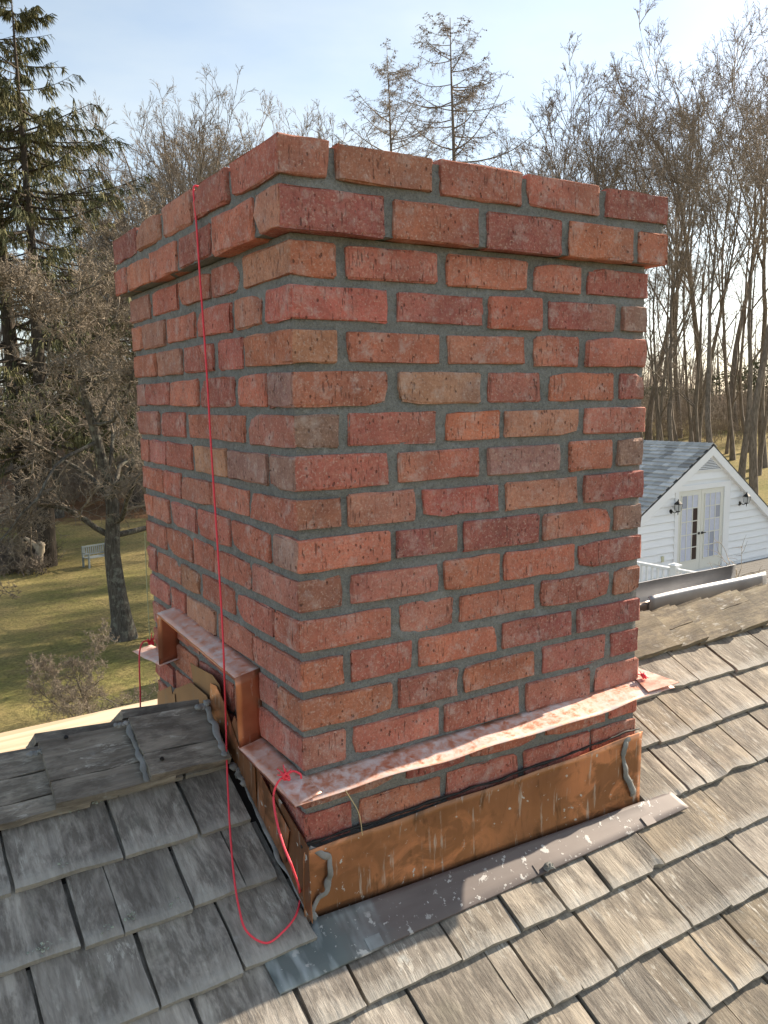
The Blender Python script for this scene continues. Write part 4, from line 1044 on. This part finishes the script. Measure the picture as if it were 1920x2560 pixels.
def prisms(P, Rr, sides):
    n, k = P.shape[:2]
    t = np.gradient(P, axis=1); t = norm(t); ref = np.array([0.37, 0.61, 0.70]); a_ = norm(np.cross(t, ref)); b_ = np.cross(t, a_)
    th_ = np.arange(sides)*2*math.pi/sides
    V = P[:, :, None, :]+(a_[:, :, None, :]*np.cos(th_)[None, None, :, None]+b_[:, :, None, :]*np.sin(th_)[None, None, :, None])*Rr[:, :, None, None]
    i, j, s = np.meshgrid(np.arange(n), np.arange(k-1), np.arange(sides), indexing='ij')
    base = (i*k+j)*sides; s2 = (s+1) % sides
    F = np.stack([base+s, base+s2, base+sides+s2, base+sides+s], -1).reshape(-1, 4)
    return V.reshape(-1, 3), F
def catq(lst):
    V = []; F = []; n = 0
    for v_, f_ in lst: V.append(v_); F.append(f_+n); n += len(v_)
    return np.concatenate(V), np.concatenate(F)
def decid(seed, h, r0, spec, trunk_frac=0.9, lean=0.02, wander0=0.05, first=0.3, fork=None):
    """bare deciduous tree -> (trunk verts/faces, crown verts/faces)"""
    rng = np.random.default_rng(seed)
    P, Rr, D = walk(np.zeros((1, 3)), norm(np.array([[rng.normal(0, lean), rng.normal(0, lean), 1.0]])), np.array([h*trunk_frac]), np.array([r0]), 14, rng, wander0, 0.05, 0.12)
    Rr[0, 0] *= 1.45; Rr[0, 1] *= 1.08
    tr = [prisms(P, Rr, 9)]; cr = []; ln = np.array([h*trunk_frac])
    for lv, sp in enumerate(spec):
        pos, d, ln, rad = spawn(P, Rr, D, ln, sp['m'], rng, sp.get('t0', 0.15) if lv else first, sp.get('t1', 0.98), R(sp['ang']), R(sp.get('av', 12)), sp['lr'], sp.get('rr', 0.55), sp.get('lf', 0.5))
        rad = np.maximum(rad, sp.get('rmin', 0.004))
        P, Rr, D = walk(pos, d, ln, rad, sp.get('st', 5), rng, sp.get('wd', 0.12), sp.get('tr', 0.08), sp.get('tip', 0.35))
        (tr if lv == 0 and sp.get('limb', True) else cr).append(prisms(P, Rr, sp.get('sd', 5 if lv == 0 else 3)))
    return catq(tr), catq(cr)
BK_DARK = make_bark('bark_dark', (0.105, 0.086, 0.068), (0.235, 0.195, 0.158), 0.0)
BK_GREY = make_bark('bark_grey', (0.055, 0.048, 0.040), (0.14, 0.125, 0.105), 0.4)
BK_TWIG3 = make_bark('bark_twig_brown', (0.155, 0.126, 0.098), (0.33, 0.275, 0.21), 0.0, 2.0)
BK_TWIG = make_bark('bark_twig', (0.17, 0.138, 0.110), (0.32, 0.265, 0.205), 0.0, 2.0)
BK_TWIG2 = make_bark('bark_twig_pale', (0.20, 0.165, 0.130), (0.38, 0.32, 0.245), 0.0, 2.0)
BK_SPR = make_bark('bark_spruce', (0.035, 0.028, 0.022), (0.085, 0.068, 0.052), 0.0)
def tree_meshes(nm, tr, cr, bt, bc): return mesh(nm+'_trunk', tr[0], tr[1], bt, True), mesh(nm+'_crown', cr[0], cr[1], bc)
def put_tree(name, label, cat, ms_, px, depth, rz=0.0, sc=1.0, group=None, szz=None):
    p_ = at_depth(px, 995, depth); z_ = float(ground_z(p_[0], p_[1]))
    t = thing(name, label, cat, (p_[0], p_[1], z_-0.05), rz, group)
    t.scale = (sc, sc, szz or sc)
    link('trunk', ms_[0], t); link('crown', ms_[1], t); return t
def zmax(me_):
    a_ = np.zeros(len(me_.vertices)*3, np.float32); me_.vertices.foreach_get('co', a_); return float(np.percentile(a_[2::3], 99.7))
def top_scale(px, depth, ytop, h):
    if not isinstance(h, float): h = float(zmax(h[1]))
    """scale so that a tree of height h standing at this depth reaches photograph row ytop"""
    p_ = at_depth(px, 995, depth); z_ = float(ground_z(p_[0], p_[1])); B = (ytop-1280)/FPX*CF+CU
    zt_ = (B@CAM-B[0]*p_[0]-B[1]*p_[1])/B[2]; return (zt_-z_)/h
# --- woodland trees on the right: tall, forking high
specF = [dict(m=9, ang=30, av=12, lr=0.60, rr=0.55, tr=0.06, wd=0.06, st=9, t0=0.3, lf=0.30), dict(m=7, ang=36, av=10, lr=0.50, tr=0.05, wd=0.08, rmin=0.020, st=7, t0=0.25), dict(m=6, ang=38, lr=0.52, tr=0.04, wd=0.09, rmin=0.012, st=5, t0=0.25), dict(m=5, ang=38, lr=0.55, tr=0.03, wd=0.10, rmin=0.0085, st=3, tip=0.6), dict(m=2, ang=36, lr=0.6, tr=0.03, wd=0.10, rmin=0.006, st=2, tip=0.7)]
fm = []
for i in range(4):
    tr, cr = decid(100+i, 20.0, 0.175, specF, 0.72, 0.03, 0.05, 0.38+0.06*i)
    fm.append(tree_meshes('woodland', tr, cr, BK_DARK, BK_TWIG))
# --- young slim poles
specS = [dict(m=16, ang=38, av=10, lr=0.26, rr=0.5, tr=0.10, st=4, rmin=0.01, sd=4), dict(m=7, ang=42, lr=0.42, rmin=0.007, st=4), dict(m=6, ang=45, lr=0.5, rmin=0.005, st=3)]
fs = []
for i in range(3):
    tr, cr = decid(140+i, 14.0, 0.10, specS, 0.95, 0.05, 0.05, 0.25)
    fs.append(tree_meshes('pole', tr, cr, BK_DARK, BK_TWIG))
wl_ = [  # px, depth, model, top row, label
 (1650, 60, 0, 470, 'tall dark forked tree rising just behind the ridge of the white building'),
 (1685, 55, 1, 330, 'slender dark tree with a kinked trunk behind the grey shingle ridge'),
 (1757, 58, 2, 260, 'straight dark bare tree standing behind the louvred gable peak'),
 (1797, 48, 3, 110, 'thick-trunked bare tree right behind the white gable, forking high up'),
 (1862, 52, 0, 40, 'bare tree with a leaning trunk on the dry lawn behind the white building'),
 (1893, 45, 1, -40, 'stoutest bare tree beside the right rake of the white gable'),
 (1915, 60, 2, 60, 'bare tree at the far end of the lawn row beside the stoutest trunk'),
 (1500, 66, 3, 200, 'bare tree showing only its fan of branches over the corbel, dense'),
 (1420, 72, 1, 165, 'bare tree showing its upright crown over the chimney top, rounded'),
 (1370, 70, 0, 190, 'narrow bare tree with one straight leader over the chimney top'),
 (1580, 62, 2, 140, 'wide bare tree with spreading limbs over the right end of the corbel'),
 (1700, 75, 0, 130, 'bare tree deep in the wood behind the building with a fine upright crown'),
 (1840, 78, 3, 20, 'bare tree deep in the wood with crossing upright limbs'),
 (1300, 76, 2, 290, 'low bare tree with a fine crown between the larches and the narrow tree'),
 (1455, 80, 0, 210, 'bare tree with pale fine twigs just over the middle of the corbel'),
 (1540, 84, 1, 175, 'bare tree with a dense fan of fine upright twigs over the corbel'),
 (1625, 70, 3, 110, 'bare tree with long ascending limbs past the right end of the corbel'),
 (1745, 66, 1, 30, 'tall bare tree with a high open crown above the louvred gable'),
]
for i, (px, dp_, k_, yt, lab) in enumerate(wl_):
    s_ = top_scale(px, dp_, yt, fm[k_]); put_tree('bare_tree', lab, 'tree', fm[k_], px, dp_, i*1.3, s_, 'bare trees of the wood')
prg = np.random.default_rng(77)
for i, px in enumerate([1622, 1640, 1668, 1706, 1722, 1738, 1775, 1822, 1838, 1880, 1905, 1560, 1460]):
    dp_ = prg.uniform(52, 68); yt = prg.uniform(420, 640) if px < 1700 else prg.uniform(300, 620)
    put_tree('young_tree', 'slim bare young tree among the trunks of the wood', 'tree', fs[i % 3], px, dp_, i*2.1, top_scale(px, dp_, yt, fs[i % 3]), 'slim young trees in the wood')
# --- round crowned tree behind the chimney, left
def fan_tree(seed, h=15.0, n=64):
    rng = np.random.default_rng(seed)
    P, Rr, D = walk(np.zeros((1, 3)), np.array([[0, 0, 1.0]]), np.array([h*0.34]), np.array([0.36]), 8, rng, 0.02, 0.05, 0.55); tr = [prisms(P, Rr, 9)]
    th_ = np.radians(70)*rng.random(n)**0.7; ph = rng.uniform(0, 2*math.pi, n); d = np.stack([np.sin(th_)*np.cos(ph), np.sin(th_)*np.sin(ph), np.cos(th_)], 1)
    k_ = rng.integers(4, 9, n); pos = P[0, k_]; L_ = h*(0.62-0.06*(th_/1.2)**2)*rng.uniform(0.88, 1.05, n)-0.0
    P1, R1, D1 = walk(pos, norm(d+np.array([0, 0, 0.25])), L_, rng.uniform(0.05, 0.12, n), 10, rng, 0.035, 0.0, 0.2); tr.append(prisms(P1, R1, 4))
    cr = []; Pn, Rn, Dn, ln = P1, R1, D1, L_
    for m_, a_, lr_, rm2, st_ in ((9, 26, 0.36, 0.018, 6), (6, 30, 0.46, 0.011, 4), (5, 33, 0.52, 0.008, 3), (3, 34, 0.6, 0.0065, 2)):
        p_, d_, ln, r_ = spawn(Pn, Rn, Dn, ln, m_, rng, 0.3, 1.0, R(a_), R(9), lr_, 0.5, 0.35)
        Pn, Rn, Dn = walk(p_, d_, ln, np.maximum(r_, rm2), st_, rng, 0.07, 0.02, 0.5); cr.append(prisms(Pn, Rn, 3))
    return catq(tr), catq(cr)
tr, cr = fan_tree(201)
rm_ = tree_meshes('round', tr, cr, BK_DARK, BK_TWIG2)
put_tree('bare_tree', 'bare tree with a broad rounded fan of pale twigs left of the chimney top', 'tree', rm_, 480, 62, 0.4, top_scale(455, 62, 272, rm_))
put_tree('bare_tree', 'smaller rounded bare tree whose twigs show just over the chimney near corner', 'tree', rm_, 690, 74, 2.4, top_scale(690, 74, 318, rm_))
# --- larches
def larch(seed, h, r0, nb, droop, twigs):
    rng = np.random.default_rng(seed)
    P, Rr, D = walk(np.zeros((1, 3)), np.array([[0, 0, 1.0]]), np.array([h]), np.array([r0]), 16, rng, 0.008, 0.02, 0.06)
    tr = [prisms(P, Rr, 8)]
    t = np.sort(rng.uniform(0.22, 0.985, nb)); z_ = t*h; i = np.minimum((t*16).astype(int), 15); fr = (t*16-i)[:, None]; pos = P[0, i]*(1-fr)+P[0, i+1]*fr
    a_ = rng.uniform(0, 2*math.pi, nb); L_ = (0.06+0.25*np.clip((1-t), 0, .6)/0.6)*h*rng.uniform(0.75, 1.2, nb); d = norm(np.stack([np.cos(a_), np.sin(a_), np.full(nb, -0.12-droop)+0.5*(t-0.5)], 1))
    P1, R1, D1 = walk(pos, d, L_, np.clip(L_*0.012, 0.015, 0.06), 8, rng, 0.05, 0.10, 0.25)
    cr = [prisms(P1, R1, 4)]
    p2, d2, l2, r2 = spawn(P1, R1, D1, L_, twigs, rng, 0.12, 1.0, R(60), R(15), 0.30, 0.5, 0.5); d2 = norm(d2*np.array([1, 1, 0.35])+np.array([0, 0, -0.25]))
    P2, R2, D2 = walk(p2, d2, l2, np.maximum(r2*0.6, 0.010), 4, rng, 0.12, -0.06, 0.5); cr.append(prisms(P2, R2, 3))
    p3, d3, l3, r3 = spawn(P2, R2, D2, l2, 5, rng, 0.1, 1.0, R(60), R(20), 0.38, 0.6, 0.4); d3 = norm(d3+np.array([0, 0, -0.35]))
    P3, R3, D3 = walk(p3, d3, l3, np.full(len(l3), 0.0075), 2, rng, 0.15, 0.0, 0.7); cr.append(prisms(P3, R3, 3))
    # small cones along the twigs
    k_ = rng.integers(0, len(P3), 900); c_ = P3[k_, 1]; q = rng.normal(0, 0.5, (len(k_), 1, 3)); v_ = c_[:, None]+np.array([[0, 0, .06], [.05, 0, -.04], [-.03, .045, -.04], [-.03, -.045, -.04]])[None]*0.8; b_ = np.arange(len(k_))[:, None]*4
    f_ = np.concatenate([b_+np.array([[0, 1, 2, 2]]), b_+np.array([[0, 2, 3, 3]]), b_+np.array([[0, 3, 1, 1]])])
    co = (v_.reshape(-1, 3), f_[:, :3])
    return catq(tr), catq(cr), co
for px, dp_, yt, sd_, lab, dr_ in ((985, 70, 150, 301, 'shorter bare larch with dense fine twigs above the chimney top', 0.0), (1140, 66, 28, 302, 'taller bare larch with cone-studded upswept branches above the chimney top', 0.12)):
    tr, cr, co = larch(sd_, 22.0, 0.26, 150 if sd_ == 301 else 105, dr_, 22)
    ms_ = tree_meshes('larch', tr, cr, BK_DARK, BK_TWIG2 if sd_ == 301 else BK_TWIG)
    t = put_tree('larch_tree', lab, 'tree', ms_, px, dp_, 0.6, top_scale(px, dp_, yt, ms_), 'larches behind the chimney')
    link('cones', mesh('cones', co[0], co[1], BK_DARK), t, kind='stuff')
# --- spruces
MSP = MT('spruce_needles', 0.8, 0, 0.2); MSP.col(MSP.mix(MSP.ramp(MSP.noise(0.9, 4), 0.35, 0.65), (0.055, 0.066, 0.032), (0.165, 0.150, 0.066)))
def spruce(seed, h, r0, nb=150, t0=0.12):
    rng = np.random.default_rng(seed)
    P, Rr, D = walk(np.zeros((1, 3)), np.array([[0, 0, 1.0]]), np.array([h]), np.array([r0]), 16, rng, 0.01, 0.02, 0.05); tr = [prisms(P, Rr, 9)]
    t = np.sort(rng.uniform(t0, 0.99, nb)); i = np.minimum((t*16).astype(int), 15); fr = (t*16-i)[:, None]; pos = P[0, i]*(1-fr)+P[0, i+1]*fr
    a_ = rng.uniform(0, 2*math.pi, nb); L_ = (0.042+0.40*np.clip((1-t), 0, 0.62)**0.9)*h*rng.uniform(0.6, 1.2, nb)
    d = norm(np.stack([np.cos(a_), np.sin(a_), -0.25-0.10*(1-t)], 1)); d[:, 2] += 0.5*np.clip(t-0.75, 0, 1)*2; d = norm(d)
    P1, R1, D1 = walk(pos, d, L_, np.clip(L_*0.014, 0.02, 0.07), 9, rng, 0.035, 0.055, 0.2)
    br = [prisms(P1, R1, 4)]
    p2, d2, l2, r2 = spawn(P1, R1, D1, L_, 13, rng, 0.2, 1.0, R(55), R(14), 0.26, 0.4, 0.6); d2 = norm(d2*np.array([1, 1, 0.4]))
    P2, R2, D2 = walk(p2, d2, l2, np.full(len(l2), 0.014), 4, rng, 0.06, -0.03, 0.5); br.append(prisms(P2, R2, 3))
    # hanging needle sprays
    def sprays(Pn, per, ln, wd):
        n, k = Pn.shape[:2]; idx = np.repeat(np.arange(n), per); u_ = rng.uniform(0.15, 1.0, n*per)*(k-1); j = np.minimum(u_.astype(int), k-2); f_ = (u_-j)[:, None]
        p = Pn[idx, j]*(1-f_)+Pn[idx, j+1]*f_; ax = norm(Pn[idx, j+1]-Pn[idx, j])
        dn = norm(np.array([0, 0, -1.0])+ax*rng.uniform(0.2, 0.9, (len(p), 1))+rng.normal(0, 0.28, p.shape)); sdv = norm(np.cross(dn, rng.normal(0, 1, p.shape)))
        L2 = ln*rng.uniform(0.5, 1.3, (len(p), 1)); w2 = wd*rng.uniform(0.6, 1.3, (len(p), 1))
        V = np.stack([p-sdv*w2*0.5, p+sdv*w2*0.5, p+dn*L2*0.6+sdv*w2*0.55, p+dn*L2, p+dn*L2*0.6-sdv*w2*0.55], 1); b_ = np.arange(len(p))[:, None]*5
        F = np.concatenate([b_+np.array([[0, 1, 2, 4]]), b_+np.array([[4, 2, 3, 3]])]); return V.reshape(-1, 3), F
    A = sprays(P2, 15, 0.40, 0.030); B = sprays(P1, 34, 0.42, 0.032)
    f4 = lambda f_: np.concatenate([np.stack([f_[:, 0], f_[:, 1], f_[:, 2]], 1), np.stack([f_[:, 0], f_[:, 2], f_[:, 3]], 1)[f_[:, 2] != f_[:, 3]]])
    nv, nf = catq([(A[0], f4(A[1])), (B[0], f4(B[1]))])
    return catq(tr), catq(br), (nv, nf)
for px, dp_, yt, sd_, lab in ((45, 40, -170, 401, 'tall dark spruce at the edge of the lawn, its trunk beside a second spruce'), (92, 37, 0, 402, 'tall spruce with drooping needle sprays reaching towards the chimney')):
    tr, br, nd = spruce(sd_, 24.0, 0.42, 120, 0.2)
    ms_ = (mesh('spruce_trunk', tr[0], tr[1], BK_SPR, True), mesh('spruce_needles', nd[0], nd[1], MSP.m))
    t = put_tree('spruce_tree', lab, 'tree', ms_, px, dp_, 1.0, top_scale(px, dp_, yt, ms_), 'spruces by the lawn'); link('branches', mesh('spruce_branches', br[0], br[1], BK_SPR), t)
# --- gnarled lawn tree, left
specG = [dict(m=17, ang=68, av=18, lr=0.66, rr=0.42, tr=0.015, wd=0.24, st=10, t0=0.2, lf=0.30, tip=0.3, sd=6), dict(m=11, ang=52, lr=0.46, tr=-0.02, wd=0.30, rmin=0.024, st=7, tip=0.4, sd=4), dict(m=10, ang=55, lr=0.50, wd=0.34, rmin=0.013, st=5, tr=0.0), dict(m=9, ang=58, lr=0.46, wd=0.34, rmin=0.0095, st=3, tip=0.6), dict(m=3, ang=60, lr=0.5, wd=0.3, rmin=0.0075, st=2, tip=0.7)]
tr, cr = decid(503, 11.5, 0.33, specG, 0.88, 0.03, 0.09, 0.25)
gm = tree_meshes('gnarled', tr, cr, BK_GREY, BK_TWIG3)
put_tree('gnarled_tree', 'gnarled bare tree with a thick grey trunk and tangled twigs on the lawn', 'tree', gm, 275, 26, 0.3, 1.0)
put_tree('gnarled_tree', 'tangled bare tree at the wood edge behind the spruce trunks', 'tree', gm, 120, 48, 2.2, 1.05)
put_tree('gnarled_tree', 'broad tangled bare tree standing in the leaf litter beyond the garden seat', 'tree', gm, 330, 52, 4.0, 1.25)
for px, dp_, rz_ in ((900, 30, 3.1),):  # hidden tree, added for the shadow it throws on the near lawn
    put_tree('gnarled_tree', 'unseen gnarled bare tree added behind the chimney shaft to shade the lawn', 'tree', gm, px, dp_, rz_, 0.8, 'unseen trees added to shade the lawn')
for i, (px, dp_, s_) in enumerate(((20, 62, 1.2), (240, 70, 1.3), (420, 74, 1.1))):
    put_tree('bare_tree', 'bare tree standing in the leaf litter of the far wood', 'tree', fm[i], px, dp_, i*1.7, top_scale(px, dp_, 520, fm[i]), 'bare trees in the leaf litter')
put_tree('bare_shrub', 'low twisted bare shrub whose tips show just behind the pine plank', 'shrub', gm, 190, 15.5, 5.1, top_scale(190, 15.5, 1545, gm))
# bare vine on the deck
vp = at_depth(1842, 1452, 17.2); vt = thing('bare_vine', 'thin bare arching vine stems on the deck before the white doors', 'vine', tuple(vp))
vr = np.random.default_rng(12); nv_ = 9
Pv, Rv, Dv = walk(np.zeros((nv_, 3)), norm(np.stack([vr.normal(0.3, .8, nv_), vr.normal(0, .4, nv_), np.full(nv_, 0.9)], 1)), vr.uniform(0.6, 1.3, nv_), np.full(nv_, 0.011), 9, vr, 0.16, -0.09, 0.4)
p2, d2, l2, r2 = spawn(Pv, Rv, Dv, np.full(nv_, 1.0), 5, vr, 0.3, 1.0, R(45), R(15), 0.35, 0.6, 0.3); P2, R2, D2 = walk(p2, d2, l2, np.full(len(l2), 0.006), 4, vr, 0.2, 0.0, 0.5)
v, f = prisms(Pv, Rv, 4); link('stems', mesh('stems', v, f, BK_TWIG2), vt); v, f = prisms(P2, R2, 3); link('twigs', mesh('twigs', v, f, BK_TWIG2), vt)
# --- distant wood, one mass of bare stems and twigs
rng = np.random.default_rng(900); n = 1500
azm = np.radians(rng.uniform(-38, 105, n)); rad = rng.uniform(104, 165, n); x_ = rad*np.sin(azm); y_ = rad*np.cos(azm); z_ = ground_z(x_, y_)
hh = rng.uniform(5, 12, n); Pw, Rw, Dw = walk(np.stack([x_, y_, z_], 1), norm(np.stack([rng.normal(0, .04, n), rng.normal(0, .04, n), np.ones(n)], 1)), hh, rng.uniform(0.07, 0.2, n), 5, rng, 0.03, 0.02, 0.2)
p2, d2, l2, r2 = spawn(Pw, Rw, Dw, hh, 12, rng, 0.12, 1.0, R(42), R(12), 0.34, 0.4, 0.4); Pb, Rb, Db = walk(p2, d2, l2, np.maximum(r2*0.5, 0.02), 4, rng, 0.12, 0.06, 0.4)
p3, d3, l3, r3 = spawn(Pb, Rb, Db, l2, 5, rng, 0.2, 1.0, R(40), R(12), 0.5, 0.5, 0.4); Pc, Rc, Dc = walk(p3, d3, l3, np.full(len(l3), 0.016), 2, rng, 0.12, 0.05, 0.5)
v, f = catq([prisms(Pw, Rw, 4), prisms(Pb, Rb, 3), prisms(Pc, Rc, 3)])
link('distant_wood', mesh('distant_wood', v, f, BK_TWIG), kind='stuff', label='distant bare winter wood beyond the lawns', category='woodland')
# --- undergrowth: bare shrubs at the edge of the wood
def shrubmass(name, label, cells, seed, mat, hgt):
    rng = np.random.default_rng(seed); p_ = np.array([[*at_depth(px, 995, d_)[:2], 0] for px, d_ in cells]); p_[:, 2] = ground_z(p_[:, 0], p_[:, 1]); n = len(p_)
    idx = np.repeat(np.arange(n), 9); pos = p_[idx]+rng.normal(0, 0.25, (len(idx), 3))*np.array([1, 1, 0])
    ln = hgt*rng.uniform(0.6, 1.2, len(idx)); d = norm(np.stack([rng.normal(0, .45, len(idx)), rng.normal(0, .45, len(idx)), np.ones(len(idx))], 1))
    P, Rr, D = walk(pos, d, ln, np.full(len(idx), 0.02), 5, rng, 0.16, 0.03, 0.3); a, b, c, e = spawn(P, Rr, D, ln, 9, rng, 0.2, 1.0, R(45), R(15), 0.42, 0.5, 0.3); P2, R2, D2 = walk(a, b, c, np.full(len(c), 0.010), 3, rng, 0.2, 0.0, 0.5)
    a, b, c, e = spawn(P2, R2, D2, c, 4, rng, 0.2, 1.0, R(50), R(15), 0.5, 0.5, 0.3); P3, R3, D3 = walk(a, b, c, np.full(len(c), 0.007), 2, rng, 0.2, 0.0, 0.6)
    v, f = catq([prisms(P, Rr, 3), prisms(P2, R2, 3), prisms(P3, R3, 3)]); return link(name, mesh(name, v, f, mat), kind='stuff', label=label, category='shrubs')
rg = np.random.default_rng(31)
shrubmass('undergrowth', 'bare twiggy undergrowth along the wood edge left of the chimney', [(rg.uniform(-40, 420), rg.uniform(50, 80)) for _ in range(110)], 1, BK_TWIG, 2.6)
shrubmass('undergrowth', 'bare twiggy undergrowth among the trunks behind the white building', [(rg.uniform(1560, 1960), rg.uniform(70, 100)) for _ in range(80)], 2, BK_TWIG, 3.2)
shrubmass('flower_bed', 'dark bare shrub bed on the lawn beside the pale stump', [(rg.uniform(-40, 95), rg.uniform(35, 38.5)) for _ in range(30)], 3, BK_DARK, 0.9)
# dark evergreen shrubs along the lane
def evergreen(px, dp_, h_, w_, lab, seed):
    rng = np.random.default_rng(seed); p_ = at_depth(px, 995, dp_); p_[2] = ground_z(p_[0], p_[1]); t = thing('evergreen_shrub', lab, 'shrub', tuple(p_), 0, 'evergreens along the lane')
    n = 2600; q = norm(rng.normal(0, 1, (n, 3)))*rng.uniform(0.55, 1.0, (n, 1))**0.5; q *= 1+0.25*vnoise(q[:, 0]*3+9, q[:, 1]*3+q[:, 2]*2+9, seed)[:, None]
    c_ = q*np.array([w_/2, w_/2, h_/2])+np.array([0, 0, h_/2]); a_ = norm(rng.normal(0, 1, (n, 3)))*0.16; b_ = norm(np.cross(a_, rng.normal(0, 1, (n, 3))))*0.09
    v = np.stack([c_-a_, c_-b_, c_+a_, c_+b_], 1).reshape(-1, 3); f = np.arange(n*4).reshape(-1, 4); link('foliage', mesh('foliage', v, f, MSP.m), t)
    v, f = tube([(0, 0, -0.1), (0, 0, h_*0.6)], [0.08, 0.04], 6); link('stem', mesh('stem', v, f, BK_SPR), t)
for i, (px, dp_, h_, w_, lab) in enumerate([(1640, 101, 3.6, 6.5, 'wide dark evergreen shrub by the lane, behind the kinked trunk'), (1735, 104, 3.2, 5, 'low dark evergreen shrub by the lane behind the louvred gable peak'), (1835, 100, 5.2, 7.5, 'largest dark evergreen shrub by the lane'), (1905, 98, 6.5, 6, 'tall dark evergreen shrub by the lane behind the stoutest trunk')]): evergreen(px, dp_, h_, w_, lab, 600+i)
# --- garden seat and pale stump
MTK = simple('weathered_teak', (0.22, 0.25, 0.25), 0.85, 0, 0.25, 10)
sp_ = at_depth(214, 995, 37); sp_[2] = ground_z(sp_[0], sp_[1])
st = thing('garden_bench', 'weathered grey-blue slatted garden bench beside the gnarled trunk', 'bench', tuple(sp_), R(18))
def bb(nm, *a_): link(nm, mesh(nm, *box(*a_), MTK), st)
for i in range(4): bb('seat_slat', -0.62, 0.62, -0.50+i*0.13, -0.39+i*0.13, 0.43, 0.46)
for x0_ in (-0.62, 0.55):
    bb('leg', x0_, x0_+0.07, -0.50, -0.43, 0.0, 0.64); bb('leg', x0_, x0_+0.07, 0.0, 0.07, 0.0, 0.95); bb('armrest', x0_-0.01, x0_+0.08, -0.54, 0.0, 0.64, 0.67)
bb('back_rail', -0.55, 0.55, 0.015, 0.055, 0.88, 0.95); bb('back_rail', -0.55, 0.55, 0.015, 0.055, 0.52, 0.57)
for i in range(11): bb('back_slat', -0.52+i*0.1, -0.47+i*0.1, 0.022, 0.047, 0.57, 0.88)
MPL = simple('bleached_wood', (0.36, 0.30, 0.22), 0.85, 0, 0.3, 6, 0.6, 20, 0.02)
pp = at_depth(70, 995, 36); pp[2] = ground_z(pp[0], pp[1])
sn = thing('tree_stump', 'pale bleached broken stump with one stub branch at the shrub bed', 'stump', tuple(pp))
ex_ = np.array([math.cos(YAW), -math.sin(YAW), 0])
link('stem', mesh('stem', *tube(resample([(0, 0, -0.1), ex_*-0.05+ZU*0.35, ex_*0.05+ZU*0.8, ex_*0.1+ZU*1.15, ex_*0.09+ZU*1.3], 14), np.linspace(0.13, 0.17, 14)*np.array([1.1]*10+[1.05, 0.95, 0.7, 0.3]), 9, 0.35), MPL, True), sn)
link('branch_stub', mesh('branch_stub', *tube(resample([ex_*0.05+ZU*0.95, ex_*-0.2+ZU*1.2, ex_*-0.42+ZU*1.38, ex_*-0.6+ZU*1.5], 12), np.linspace(0.13, 0.05, 12), 8, 0.5), MPL, True), sn)
